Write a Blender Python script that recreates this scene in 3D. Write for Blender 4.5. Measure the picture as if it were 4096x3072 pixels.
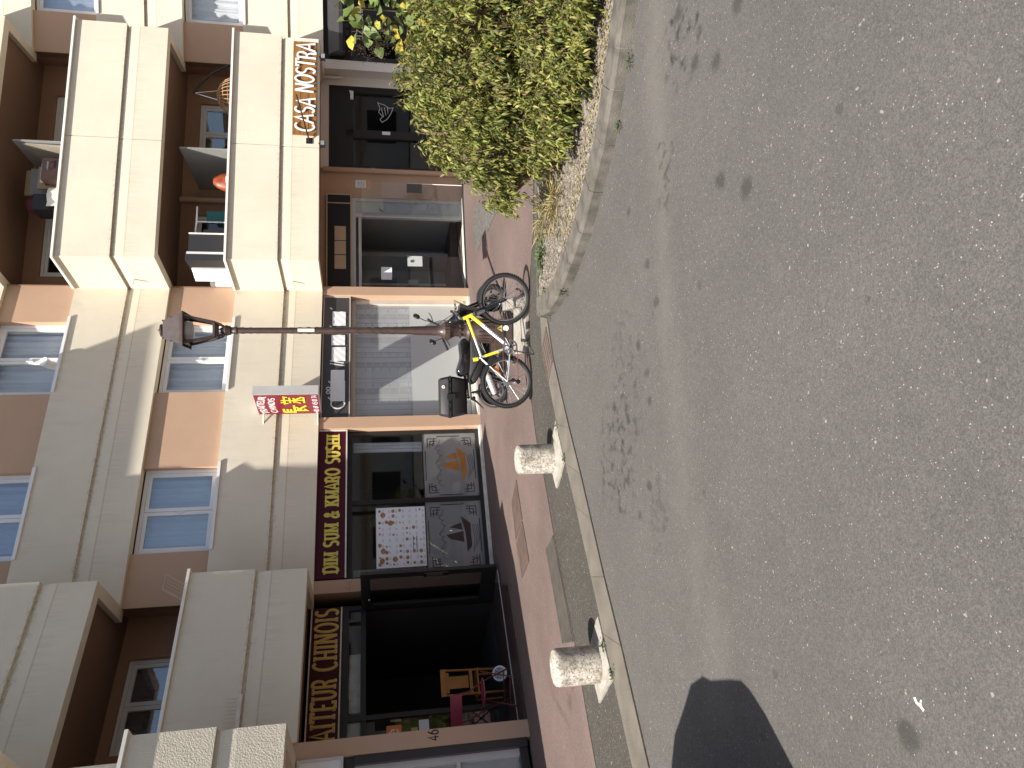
import bpy, bmesh, math, random
import numpy as np
from mathutils import Vector, Matrix
random.seed(7); RNG = np.random.default_rng(7)
R_ = math.radians
for o in list(bpy.data.objects): bpy.data.objects.remove(o)
SC = bpy.context.scene
COL = SC.collection

# ------------------------------------------------------------------ camera (photograph held upright, stored lying on its side)
EYE = Vector((0, 0, 1.95)); PITCH = R_(10.79); ROLL = R_(-0.778)
fw = Vector((0, math.cos(PITCH), -math.sin(PITCH))); up = Vector((0, math.sin(PITCH), math.cos(PITCH))); rt = Vector((1, 0, 0))
cr, sr = math.cos(ROLL), math.sin(ROLL)
ax = rt * sr - up * cr; ay = rt * cr + up * sr; az = -fw
cd = bpy.data.cameras.new('camera'); cd.sensor_width = 36; cd.lens = 2833 / 4096 * 36; cd.clip_start = .05; cd.clip_end = 2000
cam = bpy.data.objects.new('camera', cd); COL.objects.link(cam)
cam.matrix_world = Matrix(((ax.x, ay.x, az.x, EYE.x), (ax.y, ay.y, az.y, EYE.y), (ax.z, ay.z, az.z, EYE.z), (0, 0, 0, 1)))
SC.camera = cam

# ------------------------------------------------------------------ sky, sun, exposure
SUN_EL = R_(54.5); SUN_AZ = math.atan2(-.555, -.832)      # direction towards the sun, from +Y clockwise
w = bpy.data.worlds.new('World'); SC.world = w; w.use_nodes = True
nt = w.node_tree; bgn = nt.nodes['Background']
sky = nt.nodes.new('ShaderNodeTexSky'); sky.sky_type = 'NISHITA'; sky.sun_disc = False
sky.sun_elevation = SUN_EL; sky.sun_rotation = SUN_AZ; sky.altitude = 80; sky.dust_density = 2.6
nt.links.new(sky.outputs[0], bgn.inputs[0]); bgn.inputs[1].default_value = 0.082
sl = bpy.data.lights.new('sun', 'SUN'); sl.energy = 5.0; sl.angle = R_(.53); sl.color = (1, .94, .85)
so = bpy.data.objects.new('sun', sl); COL.objects.link(so)
L = Vector((math.sin(SUN_AZ) * math.cos(SUN_EL), math.cos(SUN_AZ) * math.cos(SUN_EL), math.sin(SUN_EL)))
so.rotation_euler = (-L).to_track_quat('-Z', 'Y').to_euler(); so.location = L * 60
vs = SC.view_settings; vs.view_transform = 'Standard'; vs.look = 'None'; vs.gamma = 1; vs.use_curve_mapping = False; vs.exposure = 0.86
SC.cycles.max_bounces = 6; SC.cycles.transparent_max_bounces = 10
SC.cycles.use_denoising = True

# ------------------------------------------------------------------ materials
M = {}
def newmat(name):
    m = bpy.data.materials.new(name); m.use_nodes = True; M[name] = m
    return m, m.node_tree.nodes, m.node_tree.links, m.node_tree.nodes['Principled BSDF']
def plain(name, col, rough=.5, metal=0, spec=.5, var=0, vscale=3, bump=0, bscale=60, coat=0, dirt=None):
    m, n, l, b = newmat(name)
    b.inputs['Roughness'].default_value = rough; b.inputs['Metallic'].default_value = metal
    b.inputs['Specular IOR Level'].default_value = spec; b.inputs['Coat Weight'].default_value = coat
    b.inputs['Base Color'].default_value = (*col, 1)
    tc = n.new('ShaderNodeTexCoord')
    if var:
        no = n.new('ShaderNodeTexNoise'); no.inputs['Scale'].default_value = vscale; no.inputs['Detail'].default_value = 6
        l.new(tc.outputs['Object'], no.inputs['Vector'])
        mr = n.new('ShaderNodeMapRange'); mr.inputs[1].default_value = .3; mr.inputs[2].default_value = .7
        mr.inputs[3].default_value = 1 - var; mr.inputs[4].default_value = 1 + var * .6
        l.new(no.outputs[0], mr.inputs[0])
        mx = n.new('ShaderNodeMix'); mx.data_type = 'RGBA'; mx.blend_type = 'MULTIPLY'; mx.inputs[0].default_value = 1
        mx.inputs[6].default_value = (*col, 1); l.new(mr.outputs[0], mx.inputs[7]); l.new(mx.outputs[2], b.inputs['Base Color'])
    if bump:
        no = n.new('ShaderNodeTexNoise'); no.inputs['Scale'].default_value = bscale; no.inputs['Detail'].default_value = 4
        l.new(tc.outputs['Object'], no.inputs['Vector'])
        bp = n.new('ShaderNodeBump'); bp.inputs['Strength'].default_value = bump; bp.inputs['Distance'].default_value = .01
        l.new(no.outputs[0], bp.inputs['Height']); l.new(bp.outputs[0], b.inputs['Normal'])
    return m
def mixc(n, l, fac, a, bcol, mode='MIX'):
    mx = n.new('ShaderNodeMix'); mx.data_type = 'RGBA'; mx.blend_type = mode
    if isinstance(fac, (int, float)): mx.inputs[0].default_value = fac
    else: l.new(fac, mx.inputs[0])
    for i, v in ((6, a), (7, bcol)):
        if isinstance(v, tuple): mx.inputs[i].default_value = (*v, 1)
        else: l.new(v, mx.inputs[i])
    return mx.outputs[2]
def noise(n, l, vec, scale, detail=3, rough=.5, lo=None, hi=None, mapscale=None):
    if mapscale:
        mp = n.new('ShaderNodeMapping'); mp.inputs['Scale'].default_value = mapscale; l.new(vec, mp.inputs[0]); vec = mp.outputs[0]
    no = n.new('ShaderNodeTexNoise'); no.inputs['Scale'].default_value = scale; no.inputs['Detail'].default_value = detail
    no.inputs['Roughness'].default_value = rough; l.new(vec, no.inputs['Vector'])
    if lo is None: return no.outputs[0]
    mr = n.new('ShaderNodeMapRange'); mr.inputs[1].default_value = lo; mr.inputs[2].default_value = hi; l.new(no.outputs[0], mr.inputs[0])
    return mr.outputs[0]
def mth(n, l, op, a, b=None):
    x = n.new('ShaderNodeMath'); x.operation = op
    for i, v in ((0, a), (1, b)):
        if v is None: continue
        if isinstance(v, (int, float)): x.inputs[i].default_value = v
        else: l.new(v, x.inputs[i])
    return x.outputs[0]
def plaster(name, col, dirt=(.25, .2, .15), bump=.35, streak=.3, bscale=95, joints=False):
    m, n, l, b = newmat(name); b.inputs['Roughness'].default_value = .92; b.inputs['Specular IOR Level'].default_value = .2
    tc = n.new('ShaderNodeTexCoord').outputs['Object']
    big = noise(n, l, tc, .9, 5, .6, .35, .75)
    c1 = mixc(n, l, big, col, tuple(x * .9 for x in col))
    st = noise(n, l, tc, 5, 4, .6, .58, .8, (1, 1, .12))
    st = mth(n, l, 'MULTIPLY', st, streak)
    c2 = mixc(n, l, st, c1, tuple(x * .72 for x in col))
    sp = noise(n, l, tc, 9, 8, .75, .70, .76)
    sp = mth(n, l, 'MULTIPLY', sp, .55)
    c3 = mixc(n, l, sp, c2, dirt)
    if joints:      # mould and run-off below the panel joints, at every storey
        sx = n.new('ShaderNodeSeparateXYZ'); l.new(tc, sx.inputs[0])
        zz = mth(n, l, 'MODULO', mth(n, l, 'SUBTRACT', sx.outputs[2], 3.014), 2.898)
        def ramp(v, a, bb):
            mr = n.new('ShaderNodeMapRange'); mr.inputs[1].default_value = a; mr.inputs[2].default_value = bb; l.new(v, mr.inputs[0]); return mr.outputs[0]
        fall = mth(n, l, 'MULTIPLY', ramp(zz, .20, .515), ramp(zz, .530, .514))
        run = mth(n, l, 'MULTIPLY', fall, noise(n, l, tc, 26, 5, .7, .44, .68, (1, 1, .05)))
        c3 = mixc(n, l, mth(n, l, 'MULTIPLY', run, .30), c3, (.42, .34, .24))
        line = mth(n, l, 'MULTIPLY', ramp(zz, .497, .512), ramp(zz, .527, .513))
        c3 = mixc(n, l, mth(n, l, 'MULTIPLY', line, .45), c3, (.33, .25, .17))
        mould = mth(n, l, 'MULTIPLY', mth(n, l, 'MULTIPLY', ramp(zz, .60, .74), ramp(zz, .80, .75)), noise(n, l, tc, 17, 6, .75, .50, .62))
        c3 = mixc(n, l, mth(n, l, 'MULTIPLY', mould, .38), c3, (.10, .075, .05))
        topd = mth(n, l, 'MULTIPLY', ramp(zz, 1.30, 1.66), noise(n, l, tc, 7, 5, .7, .5, .75, (1, 1, .3)))
        c3 = mixc(n, l, mth(n, l, 'MULTIPLY', topd, .3), c3, (.40, .33, .25))
    l.new(c3, b.inputs['Base Color'])
    h = noise(n, l, tc, bscale, 3, .6); h2 = noise(n, l, tc, 6, 2)
    hh = mth(n, l, 'ADD', h, mth(n, l, 'MULTIPLY', h2, .6))
    bp = n.new('ShaderNodeBump'); bp.inputs['Strength'].default_value = bump; bp.inputs['Distance'].default_value = .012
    l.new(hh, bp.inputs['Height']); l.new(bp.outputs[0], b.inputs['Normal'])
    return m
plaster('cream', (.71, .645, .52), joints=True)
plaster('cream_rough', (.69, .63, .51), bump=.6, bscale=55)
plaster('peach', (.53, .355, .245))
plaster('loggia_shaded', (.36, .215, .14), bump=.2)  # wall peach darkened: the recess shade is put into the colour
plaster('ceiling_shaded', (.20, .12, .08), bump=.1)  # ceiling brown darkened too, to deepen the shade in the recesses
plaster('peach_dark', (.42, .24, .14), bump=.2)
plaster('offwhite', (.74, .70, .63), bump=.15)
plain('groove', (.36, .29, .21), .95, var=.3, vscale=8)
plain('pvc', (.78, .78, .78), .4, var=.06)
plain('rail_white', (.78, .76, .70), .45, var=.06)
plain('alu', (.60, .58, .56), .45, metal=.2, var=.08)
plain('alu_beige', (.55, .50, .43), .5, var=.08)
plain('black_alu', (.018, .017, .017), .35, var=.1)
plain('dark_brown', (.05, .03, .025), .5, var=.15)
plain('anthracite', (.035, .033, .036), .32, var=.1)
plain('board_grey', (.06, .057, .058), .42, var=.08)
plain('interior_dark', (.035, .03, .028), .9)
plain('interior_grey', (.34, .335, .33), .85, var=.05)
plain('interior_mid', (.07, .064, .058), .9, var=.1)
plain('floor_wood', (.10, .075, .055), .5, var=.25, vscale=6)
plain('curtain', (.76, .76, .78), .9, var=.05)
plain('curtain_grey', (.30, .30, .31), .9, var=.08)
plain('paper', (.74, .71, .66), .8, var=.05)
plain('paper_white', (.82, .82, .84), .75, var=.04)
plain('paper_tan', (.55, .42, .30), .8, var=.06)
plain('black', (.012, .012, .013), .4)
plain('black_gloss', (.012, .012, .014), .16, coat=.4)
plain('black_matte', (.018, .018, .020), .6, bump=.15, bscale=200)
plain('rubber', (.014, .0135, .013), .75, var=.25, vscale=20)
plain('chrome', (.72, .72, .73), .16, metal=1)
plain('steel', (.55, .55, .56), .32, metal=1, var=.1)
plain('rim_dark', (.42, .42, .43), .3, metal=.8)
plain('silver_paint', (.62, .62, .62), .3, metal=.5)
plain('yellow_paint', (.80, .69, .04), .3, coat=.3)
plain('orange_plastic', (.75, .20, .01), .3)
plain('white', (.8, .8, .8), .5)
plain('dirty_white', (.70, .67, .58), .7, var=.2, vscale=9)
plain('maroon', (.060, .006, .016), .4, spec=.25, var=.1)
plain('maroon_dark', (.055, .010, .013), .4, spec=.25, var=.15)
plain('sign_yellow', (.68, .56, .10), .5, var=.08, vscale=6)
plain('sign_gold', (.68, .42, .06), .45, var=.12, vscale=8)
plain('sign_red', (.20, .012, .028), .35, var=.06)
plain('bright_yellow', (.85, .62, .03), .5)
plain('lamp_brown', (.062, .040, .035), .38, var=.25, vscale=14, bump=.2, bscale=40)
plain('lamp_brown_hi', (.060, .044, .042), .4, var=.25, vscale=14)
plain('orange_wood', (.42, .17, .03), .4, var=.2, vscale=6)
plain('pink_metal', (.30, .035, .07), .45, var=.12)
plain('rust_metal', (.16, .035, .03), .6, var=.3, vscale=20)
plain('brown_case', (.035, .016, .011), .5, var=.2, vscale=5)
plain('grey_panel', (.24, .24, .23), .6, var=.1)
plain('wicker', (.42, .25, .12), .7, var=.2)
plain('blue', (.02, .05, .12), .5)
plain('red_cloth', (.09, .012, .018), .8, var=.2)
plain('teal', (.02, .12, .12), .7)
plain('lilac_cloth', (.13, .115, .14), .8, var=.2)
plain('green', (.02, .45, .16), .5)
plain('stem', (.16, .11, .06), .8, var=.3, vscale=10)
plain('kerb_stone', (.108, .098, .083), .88, var=.45, vscale=7, bump=.6, bscale=80)
plain('kerb_joint', (.27, .25, .21), .9, var=.2, vscale=12, bump=.5)
plain('strip_concrete', (.130, .115, .094), .9, var=.22, vscale=4, bump=.5, bscale=90)
plain('mortar', (.31, .285, .25), .95, var=.25, vscale=12, bump=.8, bscale=60)
plain('mirror', (.8, .8, .8), .04, metal=1)
plain('orange_bag', (.26, .05, .012), .45, var=.5, vscale=9)
plain('photo_food', (.42, .22, .09), .6, var=.5, vscale=30)
plain('clay_mortar', (.36, .27, .22), .9, var=.3, vscale=7, bump=.8, bscale=60)

def wood(name, a, bcol, scale=3):
    m, n, l, b = newmat(name); b.inputs['Roughness'].default_value = .5
    tc = n.new('ShaderNodeTexCoord').outputs['Object']
    x = noise(n, l, tc, scale, 8, .65, .3, .7, (.6, .6, 9))
    y = noise(n, l, tc, 1.6, 4, .5, .4, .7)
    c = mixc(n, l, x, a, bcol); c = mixc(n, l, mth(n, l, 'MULTIPLY', y, .5), c, tuple(v * .4 for v in a))
    l.new(c, b.inputs['Base Color'])
    return m
wood('sign_wood', (.38, .19, .05), (.15, .06, .015))
wood('ply', (.42, .30, .17), (.36, .25, .13))
wood('grey_wood', (.34, .30, .24), (.28, .24, .19))

def glass(name, tint=(.9, .92, .93), refl=1.0, body=None, alpha=0):
    m, n, l, b = newmat(name); n.remove(b); out = n['Material Output']
    tr = n.new('ShaderNodeBsdfTransparent'); tr.inputs[0].default_value = (*tint, 1)
    gl = n.new('ShaderNodeBsdfGlossy'); gl.inputs['Roughness'].default_value = .015; gl.inputs[0].default_value = (1, 1, 1, 1)
    lw = n.new('ShaderNodeLayerWeight'); lw.inputs[0].default_value = .5
    f = mth(n, l, 'MULTIPLY', mth(n, l, 'ADD', mth(n, l, 'MULTIPLY', mth(n, l, 'POWER', lw.outputs['Facing'], 4.0), .8), .045), refl); f = mth(n, l, 'MINIMUM', f, .95)
    base = tr.outputs[0]
    if body:
        df = n.new('ShaderNodeBsdfDiffuse'); df.inputs[0].default_value = (*body, 1)
        mb = n.new('ShaderNodeMixShader'); mb.inputs[0].default_value = alpha
        l.new(tr.outputs[0], mb.inputs[1]); l.new(df.outputs[0], mb.inputs[2]); base = mb.outputs[0]
    ms = n.new('ShaderNodeMixShader'); l.new(f, ms.inputs[0]); l.new(base, ms.inputs[1]); l.new(gl.outputs[0], ms.inputs[2])
    l.new(ms.outputs[0], out.inputs[0])
    return m
glass('glass', refl=1.1)
glass('glass_blue', tint=(.80, .84, .88), refl=3.2)
glass('glass_dark', tint=(.55, .56, .58), refl=1.5)
glass('glass_frost', refl=.9, body=(.58, .60, .59), alpha=.75)
glass('glass_etch', refl=1.0, body=(.36, .36, .35), alpha=.62)
glass('glass_haze', refl=1.0, body=(.72, .74, .74), alpha=.30)

def leafmat(name, rough=.5):
    m, n, l, b = newmat(name); out = n['Material Output']
    at = n.new('ShaderNodeAttribute'); at.attribute_name = 'leafcol'
    b.inputs['Roughness'].default_value = rough; b.inputs['Specular IOR Level'].default_value = .35
    l.new(at.outputs['Color'], b.inputs['Base Color'])
    tl = n.new('ShaderNodeBsdfTranslucent'); l.new(at.outputs['Color'], tl.inputs[0])
    ms = n.new('ShaderNodeMixShader'); ms.inputs[0].default_value = .3
    l.new(b.outputs[0], ms.inputs[1]); l.new(tl.outputs[0], ms.inputs[2]); l.new(ms.outputs[0], out.inputs[0])
    return m
leafmat('leaf')

def ground_mat(name, col, grain=.5, light=(.27, .255, .235), specks=.5, spots=(), pale=(), clusters=(), big=.14, bump=.5, gscale=55):
    """bituminous surface: aggregate grains, pale chips, spill stains with their own shape, worn pale wheel track"""
    m, n, l, b = newmat(name); b.inputs['Roughness'].default_value = .85; b.inputs['Specular IOR Level'].default_value = .3
    tc = n.new('ShaderNodeTexCoord').outputs['Object']
    def cells(sc):
        v = n.new('ShaderNodeTexVoronoi'); v.inputs['Scale'].default_value = sc; l.new(tc, v.inputs['Vector'])
        sp = n.new('ShaderNodeSeparateColor'); l.new(v.outputs['Color'], sp.inputs[0]); return sp.outputs
    ca, cb_ = cells(gscale), cells(gscale * .42)
    g1, g2 = ca[0], cb_[0]
    bigv = noise(n, l, tc, .55, 5, .6, .3, .75)
    mid = noise(n, l, tc, 4.0, 5, .6, .35, .75)
    c = mixc(n, l, mth(n, l, 'MULTIPLY', bigv, 1), tuple(x * (1 - big) for x in col), tuple(x * (1 + big) for x in col))
    c = mixc(n, l, mth(n, l, 'MULTIPLY', mid, .35), c, tuple(x * .78 for x in col))
    def rng_(v, lo, hi):
        mr = n.new('ShaderNodeMapRange'); mr.inputs[3].default_value = lo; mr.inputs[4].default_value = hi; l.new(v, mr.inputs[0]); return mr.outputs[0]
    gv = mth(n, l, 'MULTIPLY', rng_(g1, 1 - grain * .75, 1 + grain * .75), rng_(g2, 1 - grain * .3, 1 + grain * .3))
    c = mixc(n, l, 1.0, c, gv, 'MULTIPLY')
    c = mixc(n, l, mth(n, l, 'MULTIPLY', mth(n, l, 'GREATER_THAN', ca[1], 1 - .05 * specks), .75), c, light)
    c = mixc(n, l, mth(n, l, 'MULTIPLY', mth(n, l, 'GREATER_THAN', cb_[1], 1 - .012 * specks), .55), c, light)
    vo = n.new('ShaderNodeTexVoronoi'); vo.inputs['Scale'].default_value = 62; l.new(tc, vo.inputs['Vector'])
    sepc = n.new('ShaderNodeSeparateColor'); l.new(vo.outputs['Color'], sepc.inputs[0])
    s1 = mth(n, l, 'LESS_THAN', vo.outputs['Distance'], .17); s2 = mth(n, l, 'GREATER_THAN', sepc.outputs[0], 1 - .12 * specks)
    c = mixc(n, l, mth(n, l, 'MULTIPLY', mth(n, l, 'MULTIPLY', s1, s2), .9), c, (.40, .38, .35))
    vg = n.new('ShaderNodeTexVoronoi'); vg.inputs['Scale'].default_value = 2.3; l.new(tc, vg.inputs['Vector'])
    gd = mth(n, l, 'ADD', vg.outputs['Distance'], mth(n, l, 'MULTIPLY', noise(n, l, tc, 14, 3), .12))
    c = mixc(n, l, mth(n, l, 'MULTIPLY', mth(n, l, 'LESS_THAN', gd, .115), .5), c, tuple(x * .5 for x in col))
    warp = noise(n, l, tc, 7, 5, .65)
    def blob(px, py, rx, ry, soft, amp):
        mp = n.new('ShaderNodeMapping'); mp.inputs['Location'].default_value = (-px / rx, -py / ry, 0); mp.inputs['Scale'].default_value = (1 / rx, 1 / ry, 0)
        l.new(tc, mp.inputs[0])
        ln = n.new('ShaderNodeVectorMath'); ln.operation = 'LENGTH'; l.new(mp.outputs[0], ln.inputs[0])
        d = mth(n, l, 'ADD', ln.outputs['Value'], mth(n, l, 'MULTIPLY', mth(n, l, 'SUBTRACT', warp, .5), 2.6))
        mr = n.new('ShaderNodeMapRange'); mr.inputs[1].default_value = 1 + soft; mr.inputs[2].default_value = 1 - soft
        mr.inputs[3].default_value = 0; mr.inputs[4].default_value = amp; l.new(d, mr.inputs[0])
        return mr.outputs[0]
    acc = None
    for sp in pale:
        v = blob(*sp); acc = v if acc is None else mth(n, l, 'MAXIMUM', acc, v)
    if acc is not None: c = mixc(n, l, acc, c, (col[0] * 1.5, col[1] * 1.47, col[2] * 1.4))
    acc = None
    for sp in spots:
        v = blob(*sp); acc = v if acc is None else mth(n, l, 'MAXIMUM', acc, v)
    if acc is not None: c = mixc(n, l, acc, c, tuple(x * .32 for x in col))
    if clusters: ns = noise(n, l, tc, 12, 4, .55, None, None, (1, .8, 1))
    for (px, py, rx, ry, sc, amp) in clusters:      # drips under parked cars: many small spots inside a loose patch
        mp = n.new('ShaderNodeMapping'); mp.inputs['Location'].default_value = (-px / rx, -py / ry, 0); mp.inputs['Scale'].default_value = (1 / rx, 1 / ry, 0); l.new(tc, mp.inputs[0])
        ln = n.new('ShaderNodeVectorMath'); ln.operation = 'LENGTH'; l.new(mp.outputs[0], ln.inputs[0])
        mr = n.new('ShaderNodeMapRange'); mr.inputs[1].default_value = 1.0; mr.inputs[2].default_value = .2; l.new(ln.outputs['Value'], mr.inputs[0])
        th = n.new('ShaderNodeMapRange'); th.inputs[1].default_value = .54; th.inputs[2].default_value = .72; l.new(mth(n, l, 'ADD', ns, mth(n, l, 'MULTIPLY', mr.outputs[0], .06)), th.inputs[0])
        c = mixc(n, l, mth(n, l, 'MULTIPLY', mth(n, l, 'MULTIPLY', th.outputs[0], mth(n, l, 'MINIMUM', mth(n, l, 'MULTIPLY', mr.outputs[0], 2.5), 1)), amp * 1.15), c, tuple(x * .34 for x in col))
    l.new(c, b.inputs['Base Color'])
    bp = n.new('ShaderNodeBump'); bp.inputs['Strength'].default_value = bump; bp.inputs['Distance'].default_value = .006
    l.new(mth(n, l, 'ADD', g1, g2), bp.inputs['Height']); l.new(bp.outputs[0], b.inputs['Normal'])
    return m
ST = []
for (x, y) in [(-1.02, 5.11), (-.76, 4.92), (-.13, 4.88), (.28, 5.1), (.07, 4.93), (.86, 4.89), (.57, 4.73), (1.33, 5.26)]: ST.append((x, y, .035, .045, .35, .6))
for (x, y) in [(2.39, 4.31), (1.97, 4.07), (2.05, 3.54), (1.85, 3.8), (1.15, 3.76), (1.03, 3.47), (-1.35, 2.35), (1.55, 2.2), (1.75, 1.95)]: ST.append((x, y, .048, .055, .45, .62))
CL = [(-.62, 5.62, .62, .60, 13, .75), (-.2, 5.35, .45, .4, 11, .5), (.25, 5.4, .4, .5, 12, .4), (2.25, 4.25, .45, .35, 11, .85), (1.45, 4.55, .35, .2, 14, .7), (-.9, 4.75, .4, .3, 12, .4)]
PL = [(2.5, 4.66, .3, .16, .9, .5), (2.1, 4.7, .35, .15, .9, .55), (1.6, 4.62, .35, .15, .9, .5), (1.05, 4.6, .35, .1, .9, .35), (.5, 4.56, .35, .1, .9, .4),
      (-.1, 4.45, .35, .12, .9, .3), (-.6, 4.33, .4, .12, .9, .3), (-1.1, 4.15, .4, .13, .9, .3), (-1.6, 3.92, .4, .15, .9, .35), (3.1, 4.6, .4, .15, .9, .4)]
ground_mat('asphalt', (.091, .086, .081), spots=ST, pale=PL, clusters=CL, grain=.34, gscale=210, specks=.10, bump=.10, light=(.34, .32, .29))
ground_mat('asphalt_walk', (.060, .055, .048), grain=.4, specks=.4, gscale=150)
ground_mat('red_asphalt', (.134, .098, .088), grain=.2, light=(.28, .215, .19), specks=.15, big=.24, gscale=140, bump=.3,
           spots=[(-3.2, 7.5, .05, .07, .6, .45), (-3.35, 7.2, .08, .09, .6, .45), (-3.1, 7.1, .06, .07, .6, .4), (-3.6, 7.6, .04, .3, .6, .35)])
ground_mat('gravel', (.17, .148, .12), grain=.8, light=(.36, .33, .28), specks=1, gscale=60, bump=.6)
ground_mat('patch_asphalt', (.11, .105, .098), specks=.5)
def plate(name, col, scale):
    m, n, l, b = newmat(name); b.inputs['Roughness'].default_value = .6; b.inputs['Metallic'].default_value = .2
    tc = n.new('ShaderNodeTexCoord').outputs['Object']
    x = noise(n, l, tc, 6, 5, .6, .3, .7); c = mixc(n, l, x, col, tuple(v * .65 for v in col)); l.new(c, b.inputs['Base Color'])
    return m
plate('plate_brown', (.15, .105, .09), 1); plate('plate_grey', (.105, .095, .082), 1)
def bollard_mat():
    m, n, l, b = newmat('bollard_concrete'); b.inputs['Roughness'].default_value = .95
    tc = n.new('ShaderNodeTexCoord').outputs['Object']
    a = noise(n, l, tc, 9, 6, .7, .42, .62); f = noise(n, l, tc, 45, 4, .7, .5, .62)
    mo = noise(n, l, tc, 3, 4, .6, .5, .7)
    c = mixc(n, l, a, (.56, .52, .45), (.25, .22, .18))
    c = mixc(n, l, mth(n, l, 'MULTIPLY', f, .5), c, (.12, .10, .085))
    c = mixc(n, l, mth(n, l, 'MULTIPLY', mo, .5), c, (.20, .17, .10)); l.new(c, b.inputs['Base Color'])
    bp = n.new('ShaderNodeBump'); bp.inputs['Strength'].default_value = .7; bp.inputs['Distance'].default_value = .008
    l.new(f, bp.inputs['Height']); l.new(bp.outputs[0], b.inputs['Normal'])
bollard_mat()

# ------------------------------------------------------------------ mesh helpers
class MB:
    def __init__(s): s.v = []; s.f = []
    def add(s, vs, fs):
        k = len(s.v); s.v += [tuple(p) for p in vs]; s.f += [tuple(i + k for i in f) for f in fs]; return s
    def quad(s, a, b, c, d): return s.add([a, b, c, d], [(0, 1, 2, 3)])
    def hexa(s, p):   # 8 points: bottom 4 ccw, top 4 ccw
        return s.add(p, [(0, 3, 2, 1), (4, 5, 6, 7), (0, 1, 5, 4), (1, 2, 6, 5), (2, 3, 7, 6), (3, 0, 4, 7)])
    def bx(s, F, s0, s1, o0, o1, z0, z1):
        return s.hexa([F.w(s0, o1, z0), F.w(s1, o1, z0), F.w(s1, o0, z0), F.w(s0, o0, z0), F.w(s0, o1, z1), F.w(s1, o1, z1), F.w(s1, o0, z1), F.w(s0, o0, z1)])
    def box(s, x0, x1, y0, y1, z0, z1):
        return s.hexa([(x0, y0, z0), (x1, y0, z0), (x1, y1, z0), (x0, y1, z0), (x0, y0, z1), (x1, y0, z1), (x1, y1, z1), (x0, y1, z1)])
    def poly(s, pts, z0, z1):   # plan polygon prism
        n = len(pts); vs = [(p[0], p[1], z0) for p in pts] + [(p[0], p[1], z1) for p in pts]
        return s.add(vs, [tuple(range(n - 1, -1, -1)), tuple(range(n, 2 * n))] + [(i, (i + 1) % n, n + (i + 1) % n, n + i) for i in range(n)])
    def loft(s, rings, close=True, caps=True):
        n = len(rings[0]); vs = [p for r in rings for p in r]; fs = []
        for i in range(len(rings) - 1):
            for j in range(n if close else n - 1):
                j2 = (j + 1) % n; fs.append((i * n + j, i * n + j2, (i + 1) * n + j2, (i + 1) * n + j))
        if caps and close: fs += [tuple(range(n - 1, -1, -1)), tuple((len(rings) - 1) * n + j for j in range(n))]
        return s.add(vs, fs)
    def cyl(s, p0, p1, r0, r1=None, n=10):
        if r1 is None: r1 = r0
        return s.tube([p0, p1], [r0, r1], n)
    def tube(s, pts, r, n=8, caps=True):
        pts = [Vector(p) for p in pts]
        if not isinstance(r, (list, tuple)): r = [r] * len(pts)
        rings = []; ref = None
        for i, p in enumerate(pts):
            t = (pts[min(i + 1, len(pts) - 1)] - pts[max(i - 1, 0)]).normalized()
            if ref is None: ref = Vector((0, 0, 1)) if abs(t.z) < .9 else Vector((1, 0, 0))
            a = (ref - t * ref.dot(t)).normalized(); b = t.cross(a); ref = a
            rings.append([p + (a * math.cos(2 * math.pi * k / n) + b * math.sin(2 * math.pi * k / n)) * r[i] for k in range(n)])
        return s.loft(rings, True, caps)
    def lathe(s, c, prof, n=24, seg=None):   # prof: (r, z)
        rings = [[(c[0] + r * math.cos(2 * math.pi * k / n), c[1] + r * math.sin(2 * math.pi * k / n), c[2] + z) for k in range(n)] for r, z in prof]
        return s.loft(rings, True, True)
    def build(s, name, mat, parent=None, smooth=None, kind=None):
        me = bpy.data.meshes.new(name); me.from_pydata([tuple(p) for p in s.v], [], s.f); me.validate()
        bm = bmesh.new(); bm.from_mesh(me); bmesh.ops.recalc_face_normals(bm, faces=bm.faces); bm.to_mesh(me); bm.free()
        me.materials.append(M[mat] if isinstance(mat, str) else mat)
        if smooth:
            me.shade_smooth(); me.set_sharp_from_angle(angle=R_(smooth))
        o = bpy.data.objects.new(name, me); COL.objects.link(o)
        if parent is not None: o.parent = parent
        if kind: o['kind'] = kind
        return o
def tag(o, label, cat, group=None):
    o['label'] = label; o['category'] = cat
    if group: o['group'] = group
    return o
def thing(name, label, cat, loc=(0, 0, 0), rz=0, group=None):
    o = bpy.data.objects.new(name, None); COL.objects.link(o); o.location = loc; o.rotation_euler = (0, 0, rz); o.empty_display_size = .2
    return tag(o, label, cat, group)
def struct(o): o['kind'] = 'structure'; return o
class Fr:   # vertical facade frame: s along, o outwards (towards the street), z up
    def __init__(s, o, d):
        s.o = Vector((o[0], o[1])); s.d = Vector((d[0], d[1])).normalized(); s.n = Vector((s.d.y, -s.d.x))
    def w(s, a, o, z):
        p = s.o + s.d * a + s.n * o; return (p.x, p.y, z)
    def p(s, a, o=0):
        q = s.o + s.d * a + s.n * o; return (q.x, q.y)
FC = Fr((-2.378, 12.515), (.87682, .48082))        # central stretch of windows
FD = Fr((2.415, 13.939), (.97305, .23058))         # projecting loggia on the right
FE = Fr((8.170, 16.104), (math.cos(R_(-1.4)), math.sin(R_(-1.4))))   # far right stretch
FB = Fr((-6.273, 7.756), (.72657, .68709))         # projecting loggia on the left
LC, LD, LB = 4.946, 4.818, 4.82
C0, J0, S1 = 3.014, 3.759, 4.683
FLH = 2.898
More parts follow.
